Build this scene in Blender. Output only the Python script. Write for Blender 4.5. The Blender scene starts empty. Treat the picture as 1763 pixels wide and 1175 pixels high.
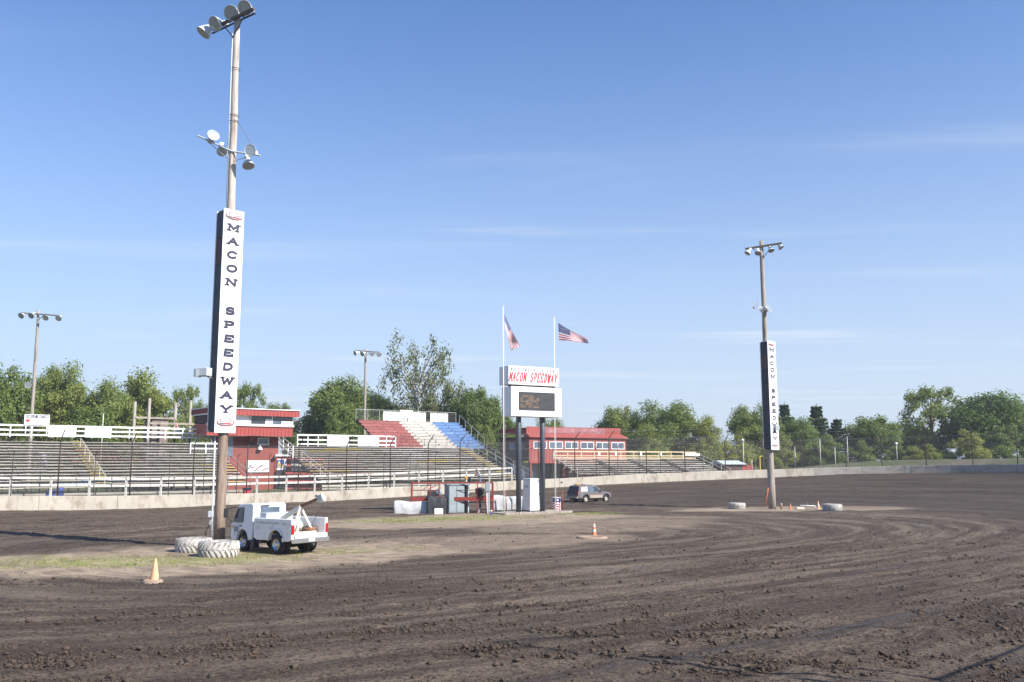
import bpy, bmesh, math, random
import numpy as np
from mathutils import Vector, Matrix, Euler
R = math.radians
random.seed(7); RNG = np.random.default_rng(11)
scene = bpy.context.scene
C = scene.collection

# ------------------------------------------------------------------ camera
FPX, CW, CH, CAMH = 1550.0, 1763.0, 1175.0, 4.2
PITCH = math.atan(207.5 / FPX)
SP, CP = math.sin(PITCH), math.cos(PITCH)
cam_d = bpy.data.cameras.new('camera'); cam = bpy.data.objects.new('camera', cam_d); C.objects.link(cam)
cam.location = (0, 0, CAMH); cam.rotation_euler = (R(90) + PITCH, 0, 0)
cam_d.sensor_width = 36.0; cam_d.lens = FPX / CW * 36.0; cam_d.clip_start = 0.1; cam_d.clip_end = 20000
scene.camera = cam
scene.render.resolution_x, scene.render.resolution_y = 1024, 682

# ------------------------------------------------------------------ sky and sun
SUN_AZ = math.atan2(0.85, -0.53)          # direction towards the sun, clockwise from +Y
SUN_EL = R(38)
sd = Vector((math.sin(SUN_AZ) * math.cos(SUN_EL), math.cos(SUN_AZ) * math.cos(SUN_EL), math.sin(SUN_EL)))
world = bpy.data.worlds.new('World'); scene.world = world; world.use_nodes = True
nt = world.node_tree; N = nt.nodes; L = nt.links
bg = N['Background']
sky = N.new('ShaderNodeTexSky'); sky.sky_type = 'NISHITA'; sky.sun_disc = False
sky.sun_elevation = SUN_EL; sky.sun_rotation = SUN_AZ; sky.air_density = 1.0; sky.dust_density = 0.25; sky.ozone_density = 2.0; sky.altitude = 200
tc = N.new('ShaderNodeTexCoord'); sx = N.new('ShaderNodeSeparateXYZ'); L.new(tc.outputs['Generated'], sx.inputs[0])
def wm(op, a, b=None, clamp=False):
    m = N.new('ShaderNodeMath'); m.operation = op; m.use_clamp = clamp
    for i, v in enumerate((a, b)):
        if v is None: continue
        if hasattr(v, 'is_output'): L.new(v, m.inputs[i])
        else: m.inputs[i].default_value = v
    return m.outputs[0]
zc = wm('MAXIMUM', sx.outputs[2], 0.03)
cx_ = wm('DIVIDE', sx.outputs[0], zc); cy_ = wm('DIVIDE', sx.outputs[1], zc)
cb = N.new('ShaderNodeCombineXYZ'); L.new(cx_, cb.inputs[0]); L.new(cy_, cb.inputs[1])
mp = N.new('ShaderNodeMapping'); L.new(cb.outputs[0], mp.inputs[0]); mp.inputs['Rotation'].default_value = (0, 0, R(14)); mp.inputs['Scale'].default_value = (0.16, 0.62, 1); mp.inputs['Location'].default_value = (0.4, 0.2, 0)
n1 = N.new('ShaderNodeTexNoise'); n1.inputs['Scale'].default_value = 1.5; n1.inputs['Detail'].default_value = 7; n1.inputs['Roughness'].default_value = 0.52; n1.inputs['Distortion'].default_value = 0.3
L.new(mp.outputs[0], n1.inputs[0])
cm = N.new('ShaderNodeMapRange'); cm.interpolation_type = 'SMOOTHSTEP'; L.new(n1.outputs[0], cm.inputs[0]); cm.inputs[1].default_value = 0.525; cm.inputs[2].default_value = 0.83; cm.inputs[4].default_value = 0.75
tint = N.new('ShaderNodeMix'); tint.data_type = 'RGBA'; tint.blend_type = 'MULTIPLY'; tint.inputs[0].default_value = 1; L.new(sky.outputs[0], tint.inputs[6]); tint.inputs[7].default_value = (0.44, 0.71, 1.02, 1)
hz = wm('POWER', 2.718, wm('MULTIPLY', wm('POWER', wm('MULTIPLY', wm('MAXIMUM', sx.outputs[2], 0.0), 1 / 0.27), 1.6), -1.0))
mh = N.new('ShaderNodeMix'); mh.data_type = 'RGBA'; L.new(wm('MULTIPLY', hz, 0.95), mh.inputs[0]); L.new(tint.outputs[2], mh.inputs[6]); mh.inputs[7].default_value = (3.55, 4.05, 4.75, 1)
mx = N.new('ShaderNodeMix'); mx.data_type = 'RGBA'; L.new(cm.outputs[0], mx.inputs[0]); L.new(mh.outputs[2], mx.inputs[6]); mx.inputs[7].default_value = (4.7, 5.0, 5.4, 1)
L.new(mx.outputs[2], bg.inputs[0]); bg.inputs[1].default_value = 0.098
sun_d = bpy.data.lights.new('sun', 'SUN'); sun_d.energy = 4.6; sun_d.angle = R(0.5); sun_d.color = (1.0, 0.955, 0.88)
sun = bpy.data.objects.new('sun', sun_d); C.objects.link(sun); sun.rotation_euler = sd.to_track_quat('Z', 'Y').to_euler(); sun.location = (30, -20, 60)
vs = scene.view_settings; vs.view_transform = 'Standard'; vs.look = 'None'; vs.exposure = 0.95; vs.gamma = 1; vs.use_curve_mapping = False

# ------------------------------------------------------------------ photo geometry -> world
def ray(px, py):
    xc = (px - CW / 2) / FPX; yc = (CH / 2 - py) / FPX
    return xc, CP - yc * SP, SP + yc * CP
def P(px, py, Y):
    x, y, z = ray(px, py); k = Y / y
    return Vector((k * x, Y, CAMH + k * z))
def zat(Y, py):
    return P(CW / 2, py, Y).z
# the oval: a superellipse
OC = (-0.3, 51.0); OA, OB, OT, ON = 86.0, 42.3, 0.665, 2.8
OU = np.array([math.cos(OT), math.sin(OT)]); OV = np.array([-OU[1], OU[0]])
def rho(x, y):
    dx, dy = x - OC[0], y - OC[1]
    X = np.abs(dx * OU[0] + dy * OU[1]) / OA; Y = np.abs(dx * OV[0] + dy * OV[1]) / OB
    return (X ** ON + Y ** ON) ** (1 / ON)
def oval(alpha, r=1.0):
    c, s = np.cos(alpha), np.sin(alpha)
    k = r / ((np.abs(c) / OA) ** ON + (np.abs(s) / OB) ** ON) ** (1 / ON)
    X, Y = k * c, k * s
    return OC[0] + X * OU[0] + Y * OV[0], OC[1] + X * OU[1] + Y * OV[1]
def alpha_of(x, y):
    dx, dy = x - OC[0], y - OC[1]
    return np.arctan2(dx * OV[0] + dy * OV[1], dx * OU[0] + dy * OU[1])
def wall_pt(px):
    xc = (px - CW / 2) / FPX * (1 / CP)
    lo, hi = 55.0, 200.0
    for _ in range(60):
        m = (lo + hi) / 2
        if rho(xc * m, m) < 1: lo = m
        else: hi = m
    return xc * lo, lo
TPX = [0, 150, 300, 400, 580, 700, 940, 1200, 1330, 1450, 1600, 1763]
TOP = [854.4, 854.4, 853.6, 851, 845.5, 839.5, 825.3, 812.6, 808.3, 804.5, 801.3, 798.8]
BOT = [879, 878.6, 874.4, 869.5, 862.5, 855.6, 839.8, 827, 821.6, 816, 814.2, 813.6]
_t = []
for p, a, b in zip(TPX, TOP, BOT):
    x, y = wall_pt(p); _t.append((alpha_of(x, y), zat(y, a), zat(y, b)))
_t.sort()
_ta = [v[0] for v in _t]; _zt = [v[1] for v in _t]; _zb = [v[2] for v in _t]
AMIN, AMAX = _ta[0], _ta[-1]
def tabz(al, z, near):
    # al in (-pi,pi]; visible far side spans AMIN..AMAX, fade to near values outside
    v = np.interp(al, _ta, z)
    lo = np.clip((AMIN - al) / 0.6, 0, 1); hi = np.clip((al - AMAX) / 0.8, 0, 1)
    f = np.maximum(lo, hi); f = f * f * (3 - 2 * f)
    return v * (1 - f) + near * f
def wall_top(al): return tabz(al, _zt, 2.0)
def wall_base(al): return tabz(al, _zb, 0.9)
def sstep(t): t = np.clip(t, 0, 1); return t * t * (3 - 2 * t)
_A1, _A2 = float(alpha_of(*wall_pt(1230))), float(alpha_of(*wall_pt(1520)))
def berm(al):   # rise of the grassy bank behind the wall round the right-hand turn
    return sstep((_A1 - al) / (_A1 - _A2)) * sstep((al + 1.6) / 0.8)
def gz(x, y):
    r = rho(x, y); al = alpha_of(x, y)
    inner = wall_base(al) * np.clip((r - 0.78) / 0.22, 0, 1) ** 1.35
    x0, y0 = oval(al); o = np.hypot(x - x0, y - y0)
    wt = wall_top(al)
    zb = wt - 0.22; bm = berm(al)
    # behind the wall: level walkway, or a bank that climbs and then falls away
    bankz = zb + 0.12 * bm + (bm * 0.85) * sstep(o / 7.0)
    outer = bankz + (np.where(bm > 0.02, 0.6, 1.15) * 1.0 - bankz) * sstep((o - 9) / 60.0)
    return np.where(r <= 1.0, inner, outer)
def gzf(x, y): return float(gz(np.array(x, float), np.array(y, float)))
_T = np.concatenate([np.arange(5, 60, 0.25), np.arange(60, 400, 0.5)])
def G(px, py):
    x, y, z = ray(px, py)
    below = CAMH + _T * z < gz(_T * x, _T * y); i = int(np.argmax(below)); lo, hi = _T[i - 1], _T[i]
    for _ in range(4):
        t = np.linspace(lo, hi, 12); below = CAMH + t * z < gz(t * x, t * y); below[-1] = True; i = max(1, int(np.argmax(below))); lo, hi = t[i - 1], t[i]
    return Vector((hi * x, hi * y, gzf(hi * x, hi * y)))

# ------------------------------------------------------------------ materials
MATS = {}
def pm(name, col, var=0.12, scale=3.0, rough=0.75, metal=0.0, bump=0.0, bscale=40.0, col2=None, c2lo=0.5, c2hi=0.65, c2scale=2.0, stretch=(1, 1, 1), rnd=0.0, spec=0.4):
    if name in MATS: return MATS[name]
    m = bpy.data.materials.new(name); m.use_nodes = True; t = m.node_tree; n = t.nodes; l = t.links
    b = n['Principled BSDF']; b.inputs['Roughness'].default_value = rough; b.inputs['Metallic'].default_value = metal
    b.inputs['Specular IOR Level'].default_value = spec
    co = n.new('ShaderNodeTexCoord'); mp = n.new('ShaderNodeMapping'); l.new(co.outputs['Object'], mp.inputs[0]); mp.inputs['Scale'].default_value = stretch
    oi = n.new('ShaderNodeObjectInfo')
    ad = n.new('ShaderNodeVectorMath'); ad.operation = 'ADD'; l.new(mp.outputs[0], ad.inputs[0])
    sc = n.new('ShaderNodeVectorMath'); sc.operation = 'SCALE'; l.new(oi.outputs['Random'], sc.inputs['Scale']); sc.inputs[0].default_value = (37, 19, 53); l.new(sc.outputs[0], ad.inputs[1])
    nz = n.new('ShaderNodeTexNoise'); nz.inputs['Scale'].default_value = scale; nz.inputs['Detail'].default_value = 6; nz.inputs['Roughness'].default_value = 0.6; l.new(ad.outputs[0], nz.inputs[0])
    rp = n.new('ShaderNodeMapRange'); l.new(nz.outputs[0], rp.inputs[0]); rp.inputs[1].default_value = 0.25; rp.inputs[2].default_value = 0.75; rp.inputs[3].default_value = 1 - var * 1.6; rp.inputs[4].default_value = 1 + var
    val = rp.outputs[0]
    if rnd:
        r2 = n.new('ShaderNodeMapRange'); l.new(oi.outputs['Random'], r2.inputs[0]); r2.inputs[3].default_value = 1 - rnd; r2.inputs[4].default_value = 1 + rnd
        mu = n.new('ShaderNodeMath'); mu.operation = 'MULTIPLY'; l.new(val, mu.inputs[0]); l.new(r2.outputs[0], mu.inputs[1]); val = mu.outputs[0]
    base = n.new('ShaderNodeRGB'); base.outputs[0].default_value = (*col, 1); src = base.outputs[0]
    if col2:
        z2 = n.new('ShaderNodeTexNoise'); z2.inputs['Scale'].default_value = c2scale; z2.inputs['Detail'].default_value = 8; z2.inputs['Roughness'].default_value = 0.65; l.new(ad.outputs[0], z2.inputs[0])
        q = n.new('ShaderNodeMapRange'); q.interpolation_type = 'SMOOTHSTEP'; l.new(z2.outputs[0], q.inputs[0]); q.inputs[1].default_value = c2lo; q.inputs[2].default_value = c2hi
        mi = n.new('ShaderNodeMix'); mi.data_type = 'RGBA'; l.new(q.outputs[0], mi.inputs[0]); l.new(src, mi.inputs[6]); mi.inputs[7].default_value = (*col2, 1); src = mi.outputs[2]
    vm = n.new('ShaderNodeVectorMath'); vm.operation = 'SCALE'; l.new(src, vm.inputs[0]); l.new(val, vm.inputs['Scale']); l.new(vm.outputs[0], b.inputs['Base Color'])
    if bump:
        bz = n.new('ShaderNodeTexNoise'); bz.inputs['Scale'].default_value = bscale; bz.inputs['Detail'].default_value = 5; l.new(ad.outputs[0], bz.inputs[0])
        bp = n.new('ShaderNodeBump'); bp.inputs['Strength'].default_value = bump; bp.inputs['Distance'].default_value = 0.05; l.new(bz.outputs[0], bp.inputs['Height']); l.new(bp.outputs[0], b.inputs['Normal'])
    MATS[name] = m; return m

M_CONC = pm('weathered_concrete', (0.405, 0.365, 0.305), 0.10, 1.2, 0.9, bump=0.3, bscale=8, col2=(0.26, 0.215, 0.17), c2lo=0.47, c2hi=0.68, c2scale=1.1, stretch=(1, 1, 0.5))
M_POLE = pm('weathered_pole_wood', (0.27, 0.20, 0.155), 0.25, 2.5, 0.9, bump=0.6, bscale=5, col2=(0.14, 0.09, 0.065), c2lo=0.52, c2hi=0.7, c2scale=1.1, stretch=(3.5, 3.5, 0.35))
M_POLEG = pm('grey_pole_wood', (0.33, 0.29, 0.25), 0.22, 2.5, 0.9, bump=0.6, bscale=5, col2=(0.17, 0.14, 0.12), c2lo=0.52, c2hi=0.7, c2scale=1.1, stretch=(3.5, 3.5, 0.35))
M_DWOOD = pm('dark_crossarm_wood', (0.13, 0.10, 0.085), 0.2, 4, 0.9, bump=0.4)
M_WHITE = pm('white_paint', (0.80, 0.80, 0.78), 0.04, 1.5, 0.55, col2=(0.62, 0.58, 0.52), c2lo=0.62, c2hi=0.85, c2scale=1.3)
M_SIGNW = pm('white_sign_face', (0.78, 0.78, 0.79), 0.03, 0.8, 0.4, col2=(0.60, 0.58, 0.54), c2lo=0.58, c2hi=0.8, c2scale=1.3, stretch=(1, 1, .4))
M_OLDW = pm('chalky_white_paint', (0.66, 0.63, 0.57), 0.10, 2.0, 0.85, col2=(0.36, 0.30, 0.24), c2lo=0.56, c2hi=0.72, c2scale=2.4, rnd=0.08)
M_CREAM = pm('bare_yellow_lumber', (0.66, 0.52, 0.33), 0.10, 2.5, 0.8, rnd=0.15)
M_SEAT = pm('grey_bench_wood', (0.42, 0.385, 0.335), 0.16, 1.6, 0.85, bump=0.3, col2=(0.20, 0.17, 0.145), c2lo=0.50, c2hi=0.70, c2scale=1.5, stretch=(4, 1, 1), rnd=0.28)
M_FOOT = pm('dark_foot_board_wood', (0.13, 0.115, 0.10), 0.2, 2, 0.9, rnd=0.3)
M_GAPSHADE = pm('gap_shade_wood', (0.095, 0.082, 0.072), 0.25, 2, 0.9, rnd=0.4)
M_SEATR = pm('red_stencilled_bench', (0.30, 0.15, 0.125), 0.2, 3, 0.85, col2=(0.44, 0.40, 0.36), c2lo=0.46, c2hi=0.56, c2scale=5, stretch=(6, 1, 1), rnd=0.2)
M_SEATB = pm('blue_stencilled_bench', (0.13, 0.24, 0.42), 0.2, 3, 0.85, col2=(0.55, 0.55, 0.55), c2lo=0.46, c2hi=0.56, c2scale=5, stretch=(6, 1, 1), rnd=0.2)
M_SEATW = pm('white_stencilled_bench', (0.33, 0.29, 0.26), 0.2, 3, 0.85, col2=(0.74, 0.74, 0.74), c2lo=0.5, c2hi=0.56, c2scale=6, stretch=(7, 1, 1), rnd=0.2)
M_SEATY = pm('yellow_painted_step', (0.56, 0.42, 0.13), 0.2, 3, 0.8, col2=(0.42, 0.38, 0.30), c2lo=0.5, c2hi=0.62, c2scale=4, rnd=0.2)
M_DKST = pm('dark_stand_steel', (0.055, 0.05, 0.048), 0.2, 3, 0.7, rnd=0.2)
M_FPOST = pm('dark_fence_post_steel', (0.075, 0.055, 0.05), 0.25, 3, 0.65, col2=(0.14, 0.075, 0.05), c2lo=0.52, c2hi=0.66, c2scale=2, stretch=(1, 1, 0.4))
M_GALV = pm('galvanised_steel', (0.46, 0.47, 0.48), 0.1, 5, 0.45, metal=0.4)
M_CABLE = pm('fence_cable_steel', (0.13, 0.12, 0.12), 0.1, 5, 0.6)
M_PRED = pm('faded_red_paint', (0.27, 0.090, 0.082), 0.12, 2, 0.75, col2=(0.40, 0.20, 0.18), c2lo=0.5, c2hi=0.72, c2scale=1.2, rnd=0.10)
M_PWHT = pm('faded_white_bench_paint', (0.46, 0.43, 0.39), 0.08, 2, 0.8, col2=(0.42, 0.35, 0.28), c2lo=0.5, c2hi=0.75, c2scale=1.2, rnd=0.08)
M_PBLU = pm('faded_blue_paint', (0.10, 0.19, 0.37), 0.12, 2, 0.7, col2=(0.34, 0.44, 0.62), c2lo=0.54, c2hi=0.72, c2scale=1.2, rnd=0.10)
M_RBRK = pm('red_painted_block', (0.23, 0.055, 0.042), 0.10, 2.0, 0.8, bump=0.3, bscale=6)
M_RSID = pm('red_metal_siding', (0.31, 0.058, 0.050), 0.06, 1.0, 0.5)
M_RSID2 = pm('sunfaded_red_siding', (0.30, 0.072, 0.062), 0.08, 0.7, 0.55, col2=(0.37, 0.125, 0.105), c2lo=0.5, c2hi=0.8, c2scale=0.5)
M_FADE = pm('faded_banner', (0.30, 0.13, 0.14), 0.2, 1.2, 0.8, col2=(0.40, 0.26, 0.26), c2lo=0.5, c2hi=0.7, c2scale=1.4)
M_DBRN = pm('dark_brown_siding', (0.085, 0.05, 0.045), 0.2, 2, 0.8)
M_GLASS = pm('dark_window_glass', (0.035, 0.045, 0.055), 0.2, 0.6, 0.08, spec=0.9)
M_GLASS2 = pm('blue_grey_window_glass', (0.10, 0.13, 0.17), 0.3, 0.6, 0.1, spec=0.8)
M_GREY = pm('grey_painted_metal', (0.24, 0.275, 0.30), 0.08, 3, 0.5)
M_LGREY = pm('light_grey_metal', (0.48, 0.52, 0.55), 0.06, 3, 0.5)
M_BLACK = pm('black_plastic', (0.02, 0.02, 0.022), 0.2, 5, 0.5)
M_NAVY = pm('dark_sign_side', (0.032, 0.035, 0.05), 0.15, 2, 0.5)
M_RUBBER = pm('black_rubber', (0.028, 0.027, 0.027), 0.2, 10, 0.85)
M_TIREW = pm('whitewashed_rubber', (0.58, 0.55, 0.51), 0.15, 4, 0.9, col2=(0.20, 0.175, 0.15), c2lo=0.47, c2hi=0.66, c2scale=4)
M_ORANGE = pm('faded_orange_plastic', (0.60, 0.36, 0.20), 0.10, 4, 0.7, col2=(0.45, 0.30, 0.20), c2lo=0.5, c2hi=0.7, c2scale=6)
M_ORANGE2 = pm('orange_plastic', (0.62, 0.17, 0.06), 0.1, 4, 0.6)
M_SCAFR = pm('red_tube_steel', (0.24, 0.036, 0.03), 0.12, 5, 0.55)
M_TARP = pm('white_tarp', (0.50, 0.50, 0.50), 0.15, 2, 0.6, bump=0.9, bscale=3)
M_TRUCK = pm('white_truck_paint', (0.76, 0.76, 0.755), 0.04, 1.5, 0.3, col2=(0.52, 0.47, 0.41), c2lo=0.56, c2hi=0.80, c2scale=2.2, spec=0.6)
M_CHROME = pm('dull_chrome', (0.60, 0.61, 0.62), 0.12, 6, 0.25, metal=0.85)
M_RUSTY = pm('rust_streaked_white_steel', (0.72, 0.68, 0.60), 0.1, 6, 0.6, col2=(0.40, 0.20, 0.08), c2lo=0.58, c2hi=0.7, c2scale=5)
M_RUST = pm('rusty_steel', (0.24, 0.12, 0.07), 0.3, 8, 0.85)
M_TAIL = pm('red_lamp_lens', (0.45, 0.01, 0.012), 0.05, 5, 0.2)
M_AMBER = pm('amber_lens', (0.75, 0.30, 0.02), 0.05, 5, 0.2)
M_SUVG = pm('dusty_grey_car_paint', (0.125, 0.112, 0.118), 0.08, 2, 0.45, col2=(0.20, 0.175, 0.16), c2lo=0.5, c2hi=0.75, c2scale=1.5)
M_SUVB = pm('dusty_tan_trim', (0.36, 0.29, 0.235), 0.12, 4, 0.8)
M_SUVD = pm('dark_tail_panel', (0.03, 0.032, 0.04), 0.1, 4, 0.35)
M_RED = pm('sign_red', (0.52, 0.03, 0.04), 0.03, 2, 0.5)
M_LNAVY = pm('letter_navy', (0.03, 0.03, 0.06), 0.05, 2, 0.5)
M_PALEG = pm('pale_worn_lettering', (0.62, 0.64, 0.68), 0.1, 2, 0.5)
M_FWHITE = pm('flag_white', (0.78, 0.77, 0.76), 0.03, 2, 0.8)
M_FRED = pm('flag_red', (0.46, 0.04, 0.06), 0.05, 2, 0.8)
M_FBLUE = pm('flag_blue', (0.035, 0.045, 0.16), 0.05, 2, 0.8)
M_YELL = pm('yellow_paint', (0.70, 0.50, 0.05), 0.08, 3, 0.6)
M_BLUE = pm('banner_blue', (0.035, 0.07, 0.26), 0.08, 3, 0.6)
M_SKIN = pm('skin', (0.48, 0.28, 0.2), 0.05, 10, 0.6)
M_HAIR = pm('brown_hair', (0.07, 0.04, 0.025), 0.2, 30, 0.7)
M_SHIRT = pm('lavender_shirt_cloth', (0.48, 0.44, 0.52), 0.1, 6, 0.9)
M_SHIRT2 = pm('dull_red_shirt_cloth', (0.34, 0.14, 0.13), 0.1, 6, 0.9)
M_JEAN = pm('blue_denim', (0.10, 0.16, 0.28), 0.15, 20, 0.9)
M_LENS = pm('lamp_glass', (0.40, 0.43, 0.45), 0.1, 3, 0.15, metal=0.5)
M_DIRTPAD = pm('pale_dirty_concrete', (0.36, 0.315, 0.26), 0.15, 3, 0.95, bump=0.3)
M_BARK = pm('tree_bark', (0.12, 0.09, 0.07), 0.25, 6, 0.95, bump=0.5, stretch=(2, 2, .5))
M_BARKW = pm('pale_sycamore_bark', (0.42, 0.40, 0.35), 0.2, 3, 0.9, col2=(0.2, 0.16, 0.12), c2lo=0.5, c2hi=0.6, c2scale=4)

def netmat(name, op, col):
    m = bpy.data.materials.new(name); m.use_nodes = True; t = m.node_tree; n = t.nodes; l = t.links
    b = n['Principled BSDF']; b.inputs['Base Color'].default_value = (*col, 1); b.inputs['Roughness'].default_value = 0.9; b.inputs['Specular IOR Level'].default_value = 0.1
    tr = n.new('ShaderNodeBsdfTransparent'); ms = n.new('ShaderNodeMixShader')
    co = n.new('ShaderNodeTexCoord'); nz = n.new('ShaderNodeTexNoise'); l.new(co.outputs['Object'], nz.inputs[0]); nz.inputs['Scale'].default_value = 2.5; nz.inputs['Detail'].default_value = 3
    mr = n.new('ShaderNodeMapRange'); l.new(nz.outputs[0], mr.inputs[0]); mr.inputs[1].default_value = 0.3; mr.inputs[2].default_value = 0.7; mr.inputs[3].default_value = op * 0.6; mr.inputs[4].default_value = op * 1.4
    l.new(mr.outputs[0], ms.inputs[0]); l.new(tr.outputs[0], ms.inputs[1]); l.new(b.outputs[0], ms.inputs[2]); l.new(ms.outputs[0], n['Material Output'].inputs[0])
    MATS[name] = m; return m
M_NET = netmat('chain_link_wire', 0.10, (0.22, 0.21, 0.21))

def leafmat(name, col, col2, trans=0.5):
    m = bpy.data.materials.new(name); m.use_nodes = True; t = m.node_tree; n = t.nodes; l = t.links
    b = n['Principled BSDF']; b.inputs['Roughness'].default_value = 0.5; b.inputs['Specular IOR Level'].default_value = 0.25
    co = n.new('ShaderNodeTexCoord'); nz = n.new('ShaderNodeTexNoise'); l.new(co.outputs['Object'], nz.inputs[0]); nz.inputs['Scale'].default_value = 9.0; nz.inputs['Detail'].default_value = 4; nz.inputs['Roughness'].default_value = 0.75
    oi = n.new('ShaderNodeObjectInfo')
    mr = n.new('ShaderNodeMapRange'); l.new(nz.outputs[0], mr.inputs[0]); mr.inputs[1].default_value = 0.3; mr.inputs[2].default_value = 0.7
    mi = n.new('ShaderNodeMix'); mi.data_type = 'RGBA'; l.new(mr.outputs[0], mi.inputs[0]); mi.inputs[6].default_value = (*col, 1); mi.inputs[7].default_value = (*col2, 1)
    hs = n.new('ShaderNodeHueSaturation'); l.new(mi.outputs[2], hs.inputs['Color'])
    r1 = n.new('ShaderNodeMapRange'); l.new(oi.outputs['Random'], r1.inputs[0]); r1.inputs[3].default_value = 0.495; r1.inputs[4].default_value = 0.525; l.new(r1.outputs[0], hs.inputs['Hue'])
    r2 = n.new('ShaderNodeMapRange'); l.new(oi.outputs['Random'], r2.inputs[0]); r2.inputs[3].default_value = 1.15; r2.inputs[4].default_value = 0.92; l.new(r2.outputs[0], hs.inputs['Value'])
    l.new(hs.outputs[0], b.inputs['Base Color'])
    tr = n.new('ShaderNodeBsdfTranslucent'); l.new(hs.outputs[0], tr.inputs[0]); ms = n.new('ShaderNodeMixShader'); ms.inputs[0].default_value = trans
    l.new(b.outputs[0], ms.inputs[1]); l.new(tr.outputs[0], ms.inputs[2]); l.new(ms.outputs[0], n['Material Output'].inputs[0])
    MATS[name] = m; return m
M_LEAFD = leafmat('dark_green_leaves', (0.095, 0.140, 0.040), (0.215, 0.275, 0.080))
M_LEAFM = leafmat('mid_green_leaves', (0.140, 0.185, 0.048), (0.275, 0.315, 0.092))
M_LEAFY = leafmat('yellow_green_leaves', (0.190, 0.222, 0.050), (0.345, 0.365, 0.100))
M_LEAFO = leafmat('olive_leaves', (0.125, 0.140, 0.060), (0.230, 0.235, 0.110), 0.3)
M_PINE = leafmat('pine_needles', (0.040, 0.075, 0.034), (0.085, 0.130, 0.055), 0.15)
M_GRASS = leafmat('grass_blades', (0.14, 0.17, 0.035), (0.24, 0.25, 0.07), 0.25)

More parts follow.
